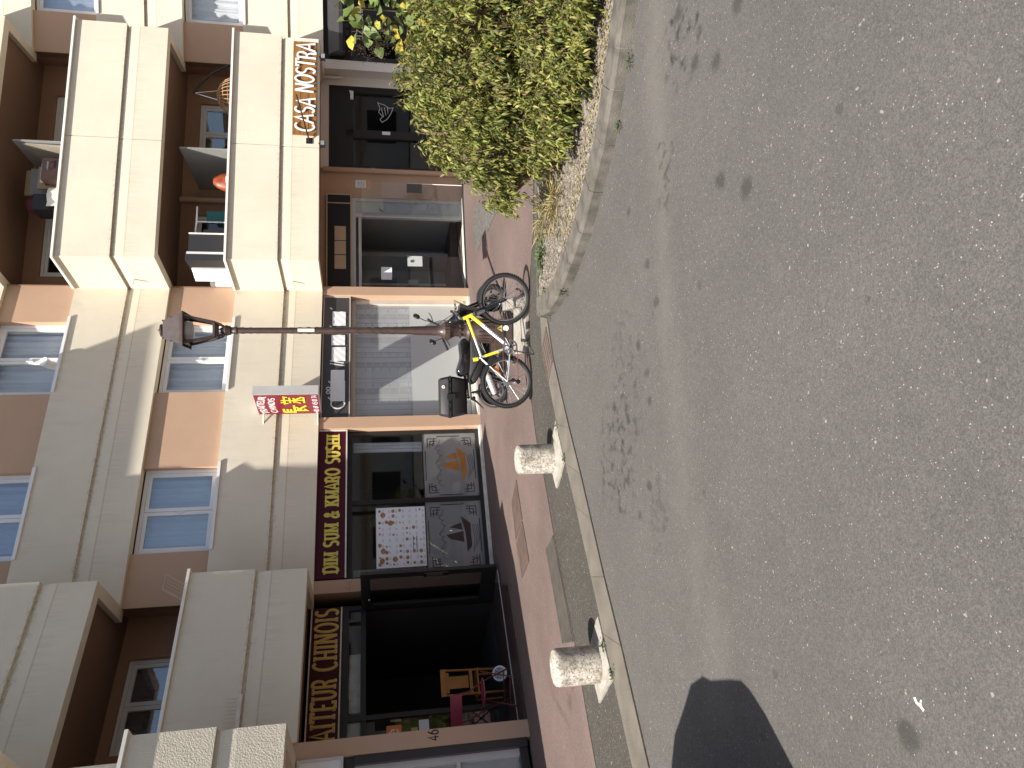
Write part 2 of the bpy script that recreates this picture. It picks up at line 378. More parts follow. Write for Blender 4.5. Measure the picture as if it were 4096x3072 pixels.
def mitre(path):
    P = [Vector(p) for p in path]; N = []
    for i in range(len(P) - 1):
        d = (P[i + 1] - P[i]).normalized(); N.append(Vector((d.y, -d.x)))
    out = []
    for i in range(len(P)):
        if i == 0: out.append(N[0])
        elif i == len(P) - 1: out.append(N[-1])
        else: out.append((N[i - 1] + N[i]) / (1 + N[i - 1].dot(N[i])))
    return P, out
def run_profile(path, prof, i0=0, i1=None):
    """closed (o, z) profile swept along plan path vertices i0..i1 with mitred corners"""
    P, m = mitre(path); i1 = len(P) - 1 if i1 is None else i1
    rings = [[(P[i].x + m[i].x * o, P[i].y + m[i].y * o, z) for o, z in prof] for i in range(i0, i1 + 1)]
    return MB().loft(rings, True, True)
# ================================================================== GROUND
def sheet(name, pts, z, mat):
    mb = MB(); mb.add([(p[0], p[1], z) for p in pts], [tuple(range(len(pts)))]); return mb.build(name, mat)
RD = struct(sheet('road', [(-150, -150), (150, -150), (150, 150), (-150, 150)], 0, 'asphalt'))
stripL = [(-9, .2), (-6, 2.8), (-3.04, 5.31), (-2.22, 6.01), (-1.81, 6.36), (-1.23, 6.86), (-.84, 7.22), (-.45, 7.56), (-.01, 7.89), (.33, 8.2), (.80, 8.3)]
stripR = [(-9, -.3), (-6, 2.35), (-2.86, 4.97), (-2.16, 5.56), (-1.71, 5.98), (-1.27, 6.35), (-.89, 6.67), (-.46, 7.07), (-.01, 7.46), (.30, 7.72), (.76, 7.97)]
struct(sheet('footway_asphalt', stripL + [(14, 8.1), (14, 30), (-25, 30), (-25, .2)], .005, 'asphalt_walk'))
redE = [(-12, .15), (-5, 5.22), (-3.56, 6.29), (-3.23, 6.55), (-2.62, 6.99), (-2.09, 7.46), (-1.65, 7.83), (-1.35, 8.05), (-1.07, 8.27), (-.7, 8.62), (-.18, 8.90), (.4, 8.93), (1.28, 8.92), (1.5, 8.80), (1.95, 8.62), (2.38, 8.59), (14, 8.59)]
struct(sheet('footway_red', redE + [(14, 30), (-25, 30), (-25, .15)], .010, 'red_asphalt'))
# flush concrete edge strip, cast in lengths
kb = struct(MB().add([(p[0], p[1], .004) for p in stripL] + [(p[0], p[1], .004) for p in stripR[::-1]], [tuple(range(22))]).build('kerb_strip', 'strip_concrete'))
for i in range(1, 10):
    a, b, c, d = stripL[i], stripL[i + 1], stripR[i + 1], stripR[i]
    n = max(1, round(math.hypot(b[0] - a[0], b[1] - a[1]) / .95))
    for j in range(n):
        t0, t1 = j / n + .003, (j + 1) / n - .003
        q = [(a[0] + (b[0] - a[0]) * t, a[1] + (b[1] - a[1]) * t) for t in (t0, t1)] + [(d[0] + (c[0] - d[0]) * t, d[1] + (c[1] - d[1]) * t) for t in (t1, t0)]
        MB().poly(q, .004, .014).build('kerb_slab', 'strip_concrete', kb)
# raised kerb round the planting bed
kp = [(7.5, 3.4), (5.2, 4.0), (3.9, 4.45), (2.85, 5.0), (2.56, 5.17), (2.30, 5.32), (1.95, 5.56), (1.65, 5.89), (1.36, 6.23), (1.14, 6.61), (.92, 7.05), (.78, 7.55), (.77, 8.03)]
KW, KH = .24, .12
P, mm = mitre(kp)      # normals point to the right of travel -> the bed lies on the right-hand side when walking towards the end
inn = [(P[i].x + mm[i].x * KW, P[i].y + mm[i].y * KW) for i in range(len(P))]
bed = struct(MB().add([(p[0], p[1], .085) for p in inn] + [(.98, 8.06, .085), (8.5, 8.06, .085)], [tuple(range(len(inn) + 2))]).build('planting_bed', 'gravel'))
kr = struct(run_profile(kp, [(.012, 0), (.012, KH - .035), (.035, KH - .012), (KW - .02, KH - .012), (KW - .02, 0)]).build('kerb_line', 'kerb_joint'))
for i in range(len(kp) - 1):
    n = max(1, round((P[i + 1] - P[i]).length / .75))
    for j in range(n):
        def pt(t, o):
            a = P[i] + mm[i] * o; b = P[i + 1] + mm[i + 1] * o; q = a.lerp(b, t); return q
        t0, t1 = (j + (.006 if j or i else 0)) / n, (j + 1 - .006) / n
        dz = random.uniform(-.003, .003)
        mb = MB(); rings = []
        for t in (t0, t1):
            rings.append([(*pt(t, 0), .0), (*pt(t, .004), KH - .03 + dz), (*pt(t, .03), KH + dz), (*pt(t, KW - .015), KH + dz), (*pt(t, KW), KH - .015 + dz), (*pt(t, KW), 0)])
        mb.loft(rings).build('kerb_stone', 'kerb_stone', kr)
MB().box(.95, 8.5, 8.03, 8.085, .004, .10).build('edging_stone', 'kerb_stone', kr)
# gravel chips on the bed, leaf litter
mb = MB(); oct_f = [(0, 2, 4), (2, 1, 4), (1, 3, 4), (3, 0, 4), (2, 0, 5), (1, 2, 5), (3, 1, 5), (0, 3, 5)]
def inbed(x, y):
    if y > 8.0 or x < .98: return False
    for i in range(len(inn) - 1):
        (x0, y0), (x1, y1) = inn[i], inn[i + 1]
        if (x1 - x0) * (y - y0) - (y1 - y0) * (x - x0) > -.02 * math.hypot(x1 - x0, y1 - y0): return False
    return True
cnt = 0
while cnt < 5200:
    x, y = random.uniform(.95, 4.4), random.uniform(4.8, 8.0)
    if not inbed(x, y): cnt += 0.2; continue
    r = random.uniform(.006, .017) ; a = random.uniform(0, 6.3); sx, sy, sz = r * random.uniform(.7, 1.5), r, r * random.uniform(.5, .9)
    c, s = math.cos(a), math.sin(a)
    pts = [(sx, 0, 0), (-sx, 0, 0), (0, sy, 0), (0, -sy, 0), (0, 0, sz), (0, 0, -sz)]
    mb.add([(x + p[0] * c - p[1] * s, y + p[0] * s + p[1] * c, .088 + p[2]) for p in pts], oct_f); cnt += 1
g = mb.build('gravel_chips', 'gravel', bed, kind='stuff')

# covers and patches let into the footway
def cover(name, q, z, mat, label, rib, cat='cover', group=None):
    t = thing(name, label, cat, ((q[0][0] + q[2][0]) / 2, (q[0][1] + q[2][1]) / 2, 0), group=group)
    ox, oy = t.location.x, t.location.y
    q = [(a - ox, b - oy) for a, b in q]
    MB().poly(q, .008, z - (.006 if cat == 'drain' else 0)).build('plate', 'black_matte' if cat == 'drain' else mat, t)
    # raised pattern
    mb = MB(); A, B_, C_, D_ = [Vector(p) for p in q]; nu, nv = rib
    for i in range(nu):
        for j in range(nv):
            u0, v0 = (i + .25) / nu, (j + .25) / nv; u1, v1 = (i + .75) / nu, (j + .75) / nv
            if nv == 1: v0, v1 = .02, .98; u1 = (i + .6) / nu
            f = lambda u, v: A.lerp(B_, u).lerp(D_.lerp(C_, u), v)
            mb.poly([f(u0, v0), f(u1, v0), f(u1, v1), f(u0, v1)], z - .001, z + .004)
    mb.build('raised_pattern', mat, t, kind='stuff')
    e = MB()
    for i in range(4):
        a, b = Vector(q[i]), Vector(q[(i + 1) % 4]); n = Vector(((b - a).y, -(b - a).x)).normalized() * .02
        e.poly([a, a + n, b + n, b], .008, z + .003)
    e.build('rim', mat, t)
    return t
cover('access_cover', [(-1.37, 9.93), (-1.86, 9.53), (-2.24, 10.02), (-1.75, 10.31)], .016, 'plate_brown', 'worn brown studded access cover in the red footway, farther of two', (12, 10), group='studded covers in the red footway')
cover('access_cover', [(-1.89, 9.52), (-2.33, 9.12), (-2.68, 9.60), (-2.28, 9.98)], .016, 'plate_brown', 'worn brown studded access cover in the red footway, nearer of two', (12, 10), group='studded covers in the red footway')
cover('ribbed_plate', [(-1.72, 7.80), (-2.64, 7.0), (-2.82, 7.44), (-1.96, 8.16)], .014, 'plate_grey', 'grey ribbed warning plate behind the bollards between red and grey footway', (60, 1))
t = cover('drain_grate', [(.66, 7.98), (.24, 7.70), (.0, 7.92), (.40, 8.24)], .018, 'plate_brown', 'brown cast iron gutter drain grate beside the end of the raised kerb', (7, 1), 'drain')
struct(sheet('footway_patch', [(3.52, 13.92), (3.3, 12.9), (2.97, 11.57), (2.78, 11.47), (2.66, 12.3), (2.69, 12.91), (2.55, 13.5), (2.60, 13.8), (3.16, 14.05)], .015, 'patch_asphalt'))

# ================================================================== BUILDING
bl = thing('apartment_building', 'curving cream and peach apartment block with balconies above a row of shops', 'building', (0, 12, 0))
BO = bl.location.copy()
def part(mb, name, mat, parent=None, smooth=None, kind=None):
    """building meshes are written in world coordinates; the root stands at the foot of the wall"""
    p = parent or bl
    off = BO if parent is None else Vector((0, 0, 0))
    o = mb.build(name, mat, p, smooth, kind)
    base = BO
    o.data.transform(Matrix.Translation(-base))
    return o
path = [FB.p(2.385), FB.p(LB), FC.p(-1.17), FC.p(LC), FD.p(0), FD.p(2.353), FD.p(2.367), FD.p(LD), FE.p(-1.17), FE.p(7.5)]
def band_prof(c, top): return [(-.16, c), (.03, c), (.03, c + .515), (.018, c + .70), (.0, c + .705), (.0, c + .745), (.055, c + .745), (.055, top), (-.16, top)]
LEV = [C0, C0 + FLH, C0 + 2 * FLH]
for li, c in enumerate(LEV):
    top = c + 1.669
    for i in range(len(path) - 1):
        if i == 5: continue
        pr = band_prof(c, top - (.02 if i in (0, 1, 3, 4, 6, 7) else 0))
        mb = run_profile(path, pr, i, i + 1)
        part(mb, 'spandrel_panel', 'cream')
    part(run_profile(path, [(-.15, c + .02), (.0, c + .02), (.0, top - .04), (-.15, top - .04)], 5, 6), 'panel_joint', 'groove')
    # handrail cap on the balcony parapets
    for a, b in ((0, 1), (1, 2), (3, 4), (4, 7), (7, 8)):
        part(run_profile(path, [(-.05, top - .018), (.105, top - .018), (.105, top + .022), (-.05, top + .022)], a, b), 'handrail', 'rail_white')
    # thin plaster crease line at the change of panel
    # slab
    back = [FE.p(7.5, -5), FC.p(2.5, -7.5), FB.p(2.385, -6)]
    P2, m2 = mitre(path)
    front = [(P2[i].x - m2[i].x * .14, P2[i].y - m2[i].y * .14) for i in range(len(P2))]
    part(MB().poly(front + back, c + .09, c + .27), 'floor_slab', 'ceiling_shaded')
# roof above the last band, back wall of the rooms
part(MB().poly([FB.p(2.385, .1)] + [(p.x, p.y) for p in P2[1:]] + back, LEV[2] + 1.5, LEV[2] + 1.66), 'roof_slab', 'interior_mid')
bw = MB()
for a, b in zip(back[:-1], back[1:]): bw.add([(*a, 0), (*b, 0), (*b, 10.4), (*a, 10.4)], [(0, 1, 2, 3)])
part(bw, 'rear_wall', 'interior_dark')
part(MB().add([FB.w(2.2, -6, 0), FB.w(2.2, -.2, 0), FB.w(2.2, -.2, 10.4), FB.w(2.2, -6, 10.4)], [(0, 1, 2, 3)]), 'party_wall', 'peach')
part(MB().add([FE.w(7.4, -5, 0), FE.w(7.4, -.1, 0), FE.w(7.4, -.1, 10.4), FE.w(7.4, -5, 10.4)], [(0, 1, 2, 3)]), 'party_wall', 'peach')

# ---------------- windows
def window(F, s0, s1, z0, z1, o, nsash=2, cur='curtain', gl='glass_blue', sill=True, mat='pvc', fw=.055, cover_=1.0, depth=.07):
    fr = MB()
    fr.bx(F, s0, s1, o - depth, o, z1 - fw, z1).bx(F, s0, s1, o - depth, o, z0, z0 + fw)
    fr.bx(F, s0, s0 + fw, o - depth, o, z0 + fw, z1 - fw).bx(F, s1 - fw, s1, o - depth, o, z0 + fw, z1 - fw)
    ws = (s1 - s0 - 2 * fw) / nsash; sw = .06
    for i in range(nsash):
        a, b = s0 + fw + i * ws + .004, s0 + fw + (i + 1) * ws - .004; c, d = z0 + fw + .004, z1 - fw - .004; oo = o - .012
        fr.bx(F, a, b, oo - .05, oo, d - sw, d).bx(F, a, b, oo - .05, oo, c, c + sw).bx(F, a, a + sw, oo - .05, oo, c + sw, d - sw).bx(F, b - sw, b, oo - .05, oo, c + sw, d - sw)
    fo = part(fr, 'window', mat)
    for i in range(nsash):
        a, b = s0 + fw + i * ws + sw, s0 + fw + (i + 1) * ws - sw
        part(MB().bx(F, a, b, o - .044, o - .034, z0 + fw + sw, z1 - fw - sw), 'pane', gl, fo)
    if nsash > 1: part(MB().bx(F, s0 + fw + ws - .03, s0 + fw + ws - .012, o - .012, o + .02, (z0 + z1) / 2 - .09, (z0 + z1) / 2 + .02), 'handle', 'pvc', fo)
    if cur:
        mb = MB(); n = 60; rows = []
        for k in range(n + 1):
            s = s0 + .05 + (s1 - s0 - .1) * k / n
            f = .022 * math.sin(k * .95 + math.sin(k * .21) * 2) + .012 * math.sin(k * 2.3)
            rows.append((s, o - .17 + f))
        zb = z1 - (z1 - z0) * cover_
        mb.add([F.w(s, oo, zb) for s, oo in rows] + [F.w(s, oo, z1) for s, oo in rows], [(k, k + 1, n + 2 + k, n + 1 + k) for k in range(n)])
        part(mb, 'curtain', cur, fo, smooth=60)
    if sill: part(MB().bx(F, s0 - .02, s1 + .035, o - .05, .088, z0 - .055, z0 - .006), 'sill', 'pvc', fo)
    return fo
WZ = .05
for li in (0, 1, 2):
    zs, zt = LEV[li] + 1.669, LEV[li] + FLH
    if li == 2: break
    # central stretch: peach piers between the windows
    for a, b in ((-1.17, -.31), (1.18, 2.66), (4.19, LC + .07)):
        part(MB().bx(FC, a, b, -.30, -.05, zs - .05, zt + .05), 'peach_wall', 'peach')
    for k, (a, b) in enumerate(((-.31, 1.18), (2.66, 4.19))):
        window(FC, a, b, zs, zt - .02, -.17, cur='curtain', gl='glass_blue' if k == 0 else 'glass')
    # far right stretch
    part(MB().bx(FE, -1.17, -.33, -.30, -.05, zs - .05, zt + .05), 'peach_wall', 'peach')
    for s in (-.33, 2.64):
        window(FE, s, s + 1.5, zs, zt - .02, -.17, cur='curtain', gl='glass' if li == 0 else 'glass_blue')
        part(MB().bx(FE, s + 1.5, s + 2.97, -.30, -.05, zs - .05, zt + .05), 'peach_wall', 'peach')
    # loggia recesses (right)
    zf = LEV[li] + .27
    def wall_with_holes(F, s0, s1, o, z0, z1, holes, mat, name='loggia_wall'):
        mb = MB(); cur_ = s0
        for (a, b, c, d) in sorted(holes):
            mb.bx(F, cur_, a, o - .15, o, z0, z1); mb.bx(F, a, b, o - .15, o, d, z1)
            if c > z0 + .01: mb.bx(F, a, b, o - .15, o, z0, c)
            cur_ = b
        mb.bx(F, cur_, s1, o - .15, o, z0, z1); return part(mb, name, mat)
    h1 = (.30, 1.74, zf + .02, zt - .2); h2 = (3.02, 4.44, zf + .95, zt - .2)
    wall_with_holes(FD, -.6, 5.6, -1.8, zf, zt + .1, [h1, h2], 'loggia_shaded')
    window(FD, *h2, -1.87, cur=None, gl='glass_blue', sill=False, mat='pvc')
    window(FD, *h1, -1.87, cur=None if li == 0 else None, gl='glass_dark', sill=False, mat='pvc')
    part(MB().bx(FE, -1.17, -1.02, -.95, -.06, zf, zt + .1), 'loggia_side_wall', 'loggia_shaded')
    part(MB().hexa([(*FC.p(LC + .07, -.04), zf), (*FC.p(LC + .09, -.04), zf), (*FC.p(LC + .55, -1.3), zf), (*FC.p(LC + .45, -1.3), zf), (*FC.p(LC + .07, -.04), zt + .1), (*FC.p(LC + .09, -.04), zt + .1), (*FC.p(LC + .55, -1.3), zt + .1), (*FC.p(LC + .45, -1.3), zt + .1)]), 'loggia_side_wall', 'loggia_shaded')
    part(MB().bx(FD, 2.335, 2.365, -1.78, -.17, zf, zs + .96), 'privacy_screen', 'grey_panel')
    if li == 0:
        part(MB().cyl(FD.w(2.05, -1.70, zf), FD.w(2.05, -1.70, zt + .1), .055, n=14), 'drain_pipe', 'peach', smooth=40)
        part(MB().cyl(FD.w(2.05, -1.70, zt - .75), FD.w(2.05, -1.70, zt - .69), .063, n=14), 'pipe_collar', 'peach', smooth=40)
    # loggia recess (left)
    h3 = (3.04, 4.46, zf + .7, zt - .06)
    wall_with_holes(FB, 2.2, 5.6, -1.8, zf, zt + .1, [h3], 'loggia_shaded')
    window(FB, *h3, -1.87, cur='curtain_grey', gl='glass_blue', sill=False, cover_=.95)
    part(MB().bx(FC, -1.17, -1.05, -1.2, -.06, zf, zt + .1), 'loggia_side_wall', 'loggia_shaded')
# ---------------- the neighbouring stair-number's loggia, one step nearer (only a sliver shows at the left edge)
pA = [FB.p(-3.2, 1.2), FB.p(2.19, 1.2), FB.p(2.19, -.1)]
for li, c in enumerate(LEV[:2]):
    for i in (0, 1):
        part(run_profile(pA, band_prof(c, c + 1.65), i, i + 1), 'spandrel_panel', 'cream_rough')
        part(run_profile(pA, [(-.05, c + 1.651), (.105, c + 1.651), (.105, c + 1.69), (-.05, c + 1.69)], i, i + 1), 'handrail', 'rail_white')
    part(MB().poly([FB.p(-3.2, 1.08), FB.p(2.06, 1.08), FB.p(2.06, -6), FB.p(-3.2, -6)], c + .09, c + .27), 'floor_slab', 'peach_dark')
part(MB().bx(FB, -3.2, 2.19, -1.4, -1.3, C0 + .3, LEV[1]), 'loggia_wall', 'peach')
part(MB().bx(FB, -3.2, 2.19, -1.4, -1.3, LEV[1] + .3, 9), 'loggia_wall', 'peach')
# unseen block added overhead, shaped so its shadow falls across the central stretch
part(MB().bx(FB, 2.10, 2.155, -1.3, .68, C0 + .28, 11.5), 'shade_wall', 'cream')  # unseen wall, added to keep the left loggia front in shade
ts = MB(); z0, z1 = 12.5, 17.5
ts.hexa([FC.w(-9, 2.155, z0), FC.w(.05, 2.155, z0), FC.w(.05, -3, z0), FC.w(-9, -3, z0), FC.w(-9, 2.155, z1), FC.w(-2.5, 2.155, z1), FC.w(-2.5, -3, z1), FC.w(-9, -3, z1)])
part(ts, 'shadow_block', 'cream')

# ---------------- ground floor: pillars
def pillar(F, a, b, o0, o1, mat='peach', z1=C0 + .1):
    return part(MB().bx(F, a, b, o0, o1, 0, z1), 'pillar', mat)
pillar(FC, -1.15, -.94, -1.0, 0); pillar(FC, 1.83, 2.06, -.27, 0); pillar(FC, 4.84, 5.05, -.27, 0)
pillar(FB, 2.17, 2.385, -1.6, 0)
pillar(FE, -1.13, -.93, -.75, .0, 'offwhite')
# cream wall and peach wall under the right-hand loggia
part(MB().bx(FD, 2.13, 2.80, -1.75, -1.49, 0, C0 + .1), 'shop_wall', 'peach')
part(MB().bx(FD, 4.90, 5.6, -1.75, -1.49, 0, C0 + .1), 'shop_wall', 'offwhite')
part(MB().bx(FD, 2.80, 4.90, -1.75, -1.47, 2.93, C0 + .1), 'shop_wall', 'offwhite')
part(MB().bx(FD, -.3, 2.13, -1.75, -1.49, 2.97, C0 + .1), 'shop_wall', 'peach')
part(MB().hexa([(*FC.p(5.05, -.2), 0), (*FC.p(5.06, -.2), 0), (*FC.p(5.2, -.9), 0), (*FC.p(5.1, -.9), 0), (*FC.p(5.05, -.2), 3.1), (*FC.p(5.06, -.2), 3.1), (*FC.p(5.2, -.9), 3.1), (*FC.p(5.1, -.9), 3.1)]), 'shop_wall', 'peach')
dp = part(MB().cyl(FD.w(2.74, -1.42, 0), FD.w(2.74, -1.42, 3.05), .055, n=14), 'drain_pipe', 'peach', smooth=40)
part(MB().cyl(FD.w(2.74, -1.42, 1.93), FD.w(2.74, -1.42, 2.0), .066, n=14), 'pipe_collar', 'peach', dp, smooth=40)
# plinth / thresholds
part(MB().bx(FC, -.94, 1.83, -.26, .02, 0, .05), 'threshold', 'dirty_white')
part(MB().bx(FC, 2.06, 4.84, -.26, .01, 0, .05), 'threshold', 'dirty_white')
part(MB().bx(FD, -.1, 2.13, -1.62, -1.36, 0, .035), 'threshold', 'dirty_white')
part(MB().bx(FD, -.1, 2.4, -1.36, -1.22, 0, .03), 'threshold', 'anthracite')
part(MB().poly([FB.p(2.39, .0), FB.p(4.35, .02), FC.p(-1.16, .0), FC.p(-1.16, -.9), FB.p(2.39, -1.5)], 0, .045), 'entrance_slab', 'dark_brown')
part(MB().bx(FB, 2.39, 4.9, -.52, -.48, .045, .052), 'slab_joint', 'alu', None)

# ---------------- shop rooms (inside faces)
def room(F, s0, s1, o0, o1, z0, z1, wall, floor, ceil, back=None):
    w_ = MB().quad(F.w(s0, o0, z0), F.w(s0, o1, z0), F.w(s0, o1, z1), F.w(s0, o0, z1)).quad(F.w(s1, o0, z0), F.w(s1, o1, z0), F.w(s1, o1, z1), F.w(s1, o0, z1))
    w_.quad(F.w(s0, o1, z0), F.w(s1, o1, z0), F.w(s1, o1, z1), F.w(s0, o1, z1)); part(w_, 'room_wall', wall)
    part(MB().quad(F.w(s0, o0, z0), F.w(s1, o0, z0), F.w(s1, o1, z0), F.w(s0, o1, z0)), 'room_floor', floor)
    part(MB().quad(F.w(s0, o0, z1), F.w(s1, o0, z1), F.w(s1, o1, z1), F.w(s0, o1, z1)), 'room_ceiling', ceil)
room(FC, -.93, 1.95, -.28, -3.6, .06, 2.96, 'interior_mid', 'floor_wood', 'interior_mid')
room(FC, 2.0, 4.83, -.30, -3.0, .06, 2.96, 'interior_grey', 'floor_wood', 'interior_grey')
room(FD, .0, 2.10, -1.62, -4.2, .04, 2.9, 'interior_grey', 'floor_wood', 'interior_grey')
room(FD, 2.82, 4.9, -1.62, -4.2, .04, 2.9, 'interior_dark', 'floor_wood', 'interior_dark')
room(FB, 2.39, 4.8, -1.42, -4.4, .05, 2.98, 'interior_dark', 'interior_dark', 'interior_dark')
room(FE, -.9, 5.0, -.45, -3.5, .04, 2.9, 'interior_dark', 'floor_wood', 'interior_dark')
room(FB, -3, 2.15, -.35, -3.5, .04, 2.9, 'interior_grey', 'floor_wood', 'interior_grey')
for li in (0, 1):       # dim rooms behind the flats' windows
    zf, zt = LEV[li] + .28, LEV[li] + FLH + .05
    for F, a, b, o0 in ((FC, -.6, 1.4, -.32), (FC, 2.4, 4.5, -.32), (FE, -.6, 1.5, -.32), (FD, .2, 2.0, -2.0), (FD, 3.2, 4.8, -2.0), (FB, 2.8, 4.7, -2.0)):
        room(F, a, b, o0, o0 - 2.2, zf, zt - .02, 'interior_mid', 'floor_wood', 'interior_mid')

# opposite block, out of the picture behind the camera: mirrored in the shop windows
ob = thing('facing_building', 'cream block across the street, seen only mirrored in the shop windows', 'building', (20, -8, 0))
FO = Fr((34, 9), (-.70, -.714))
o = MB().bx(FO, 0, 44, -8, 0, 0, 9.5).build('wall', 'offwhite', ob); o.data.transform(Matrix.Translation((-20, 8, 0)))
o = MB().bx(FO, -.3, 44.3, -8.3, .4, 9.5, 9.9).build('roof', 'peach_dark', ob); o.data.transform(Matrix.Translation((-20, 8, 0)))
for fl in range(3):
    o = MB().bx(FO, 0, 44, .0, .5, 2.7 + fl * 2.9, 2.95 + fl * 2.9).build('balcony_band', 'peach', ob); o.data.transform(Matrix.Translation((-20, 8, 0)))
    for k in range(14):
        o = MB().bx(FO, .8 + k * 3.1, 2.5 + k * 3.1, .01, .05, .7 + fl * 2.9, 2.3 + fl * 2.9).build('window', 'anthracite', ob); o.data.transform(Matrix.Translation((-20, 8, 0)))
# ================================================================== LETTERING (stroke font, cut out of sheet)
def arc(cx, cy, rx, ry, a0, a1, n=10): return [(cx + rx * math.cos(R_(a0 + (a1 - a0) * i / n)), cy + ry * math.sin(R_(a0 + (a1 - a0) * i / n))) for i in range(n + 1)]
GL = {
 'A': (.86, [[(0, 0), (.43, 1), (.86, 0)], [(.17, .33), (.69, .33)]], [(0, 0), (.86, 0)]),
 'C': (.8, [arc(.45, .5, .45, .5, 55, 305, 16)], []),
 'D': (.82, [[(.08, 0), (.08, 1)], [(.08, 1), (.38, 1)] + arc(.38, .5, .42, .5, 90, -90, 12) + [(.08, 0)]], [(.08, 0), (.08, 1)]),
 'E': (.7, [[(.08, 0), (.08, 1)], [(.08, 1), (.66, 1), (.66, .86)], [(.08, .5), (.5, .5)], [(.08, 0), (.68, 0), (.68, .16)]], [(.08, 0), (.08, 1)]),
 'H': (.84, [[(.1, 0), (.1, 1)], [(.74, 0), (.74, 1)], [(.1, .5), (.74, .5)]], [(.1, 0), (.1, 1), (.74, 0), (.74, 1)]),
 'I': (.3, [[(.15, 0), (.15, 1)]], [(.15, 0), (.15, 1)]),
 'K': (.84, [[(.1, 0), (.1, 1)], [(.74, 1), (.14, .42)], [(.32, .58), (.78, 0)]], [(.1, 0), (.1, 1), (.74, 1), (.78, 0)]),
 'L': (.66, [[(.08, 1), (.08, 0), (.64, 0)]], [(.08, 1)]),
 'M': (1.05, [[(.1, 0), (.1, 1)], [(.1, 1), (.52, .15), (.95, 1)], [(.95, 1), (.95, 0)]], [(.1, 0), (.1, 1), (.95, 0), (.95, 1)]),
 'N': (.88, [[(.1, 0), (.1, 1)], [(.1, 1), (.78, 0)], [(.78, 0), (.78, 1)]], [(.1, 0), (.1, 1), (.78, 1)]),
 'O': (.9, [arc(.45, .5, .42, .5, 90, 450, 22)], []),
 'P': (.72, [[(.1, 0), (.1, 1)], [(.1, 1), (.36, 1)] + arc(.36, .75, .3, .25, 90, -90, 8) + [(.1, .5)]], [(.1, 0), (.1, 1)]),
 'R': (.82, [[(.1, 0), (.1, 1)], [(.1, 1), (.38, 1)] + arc(.38, .75, .3, .25, 90, -90, 8) + [(.1, .5)], [(.4, .5), (.6, .3), (.64, .02), (.8, .02)]], [(.1, 0), (.1, 1)]),
 'S': (.72, [arc(.36, .75, .3, .25, 40, 270, 10) + arc(.36, .25, .3, .25, 90, -140, 10)], []),
 'T': (.8, [[(.4, 0), (.4, 1)], [(.04, .84), (.04, 1), (.76, 1), (.76, .84)]], [(.4, 0)]),
 'U': (.84, [[(.1, 1), (.1, .35)] + arc(.42, .35, .32, .35, 180, 360, 10) + [(.74, .35), (.74, 1)]], [(.1, 1), (.74, 1)]),
 'Z': (.7, [[(.06, 1), (.66, 1), (.06, 0), (.66, 0)]], []),
 '&': (.9, [[(.85, .0), (.3, .72)] + arc(.42, .82, .16, .17, 200, -20, 8) + [(.18, .4)] + arc(.34, .22, .26, .22, 140, 340, 10) + [(.8, .5)]], []),
 '0': (.62, [arc(.31, .5, .26, .5, 90, 450, 18)], []), '1': (.4, [[(.08, .8), (.25, 1), (.25, 0)]], []),
 '4': (.66, [[(.48, 0), (.48, 1), (.04, .3), (.64, .3)]], []),
 '5': (.62, [[(.54, 1), (.12, 1), (.08, .55)] + arc(.3, .32, .27, .32, 110, -140, 10)], []),
 '6': (.62, [[(.46, .98), (.2, .7), (.06, .38)] + arc(.31, .3, .26, .3, 170, -190, 16)], []),
 '7': (.6, [[(.05, 1), (.56, 1), (.22, 0)]], []),
 '9': (.62, [[(.14, .02), (.42, .3), (.56, .62)] + arc(.31, .7, .26, .3, -10, 350, 16)], []),
 ' ': (.42, [], []),
}
def ribbon(mb, pts, wd, put, d0, d1):
    P = [Vector(p) for p in pts]; P = [p for i, p in enumerate(P) if i == 0 or (p - P[i - 1]).length > 1e-5]
    closed = (P[0] - P[-1]).length < 1e-4 and len(P) > 3
    if closed: P = P[:-1]
    n = len(P); Lf, Rt = [], []
    for i in range(n):
        a = P[i - 1] if (i or closed) else None; b = P[(i + 1) % n] if (i < n - 1 or closed) else None
        d1_ = (P[i] - a).normalized() if a is not None else None; d2_ = (b - P[i]).normalized() if b is not None else None
        if d1_ is None: m = Vector((-d2_.y, d2_.x))
        elif d2_ is None: m = Vector((-d1_.y, d1_.x))
        else:
            n1, n2 = Vector((-d1_.y, d1_.x)), Vector((-d2_.y, d2_.x)); m = (n1 + n2) / max(.35, 1 + n1.dot(n2))
        Lf.append(P[i] + m * wd / 2); Rt.append(P[i] - m * wd / 2)
    vs = []
    for i in range(n): vs += [put(Lf[i].x, Lf[i].y, d0), put(Rt[i].x, Rt[i].y, d0), put(Rt[i].x, Rt[i].y, d1), put(Lf[i].x, Lf[i].y, d1)]
    fs = []
    for i in range(n if closed else n - 1):
        a, b = 4 * i, 4 * ((i + 1) % n)
        for k in range(4): fs.append((a + k, a + (k + 1) % 4, b + (k + 1) % 4, b + k))
    if not closed: fs += [(0, 1, 2, 3), (4 * n - 4, 4 * n - 1, 4 * n - 2, 4 * n - 3)]
    mb.add(vs, fs)
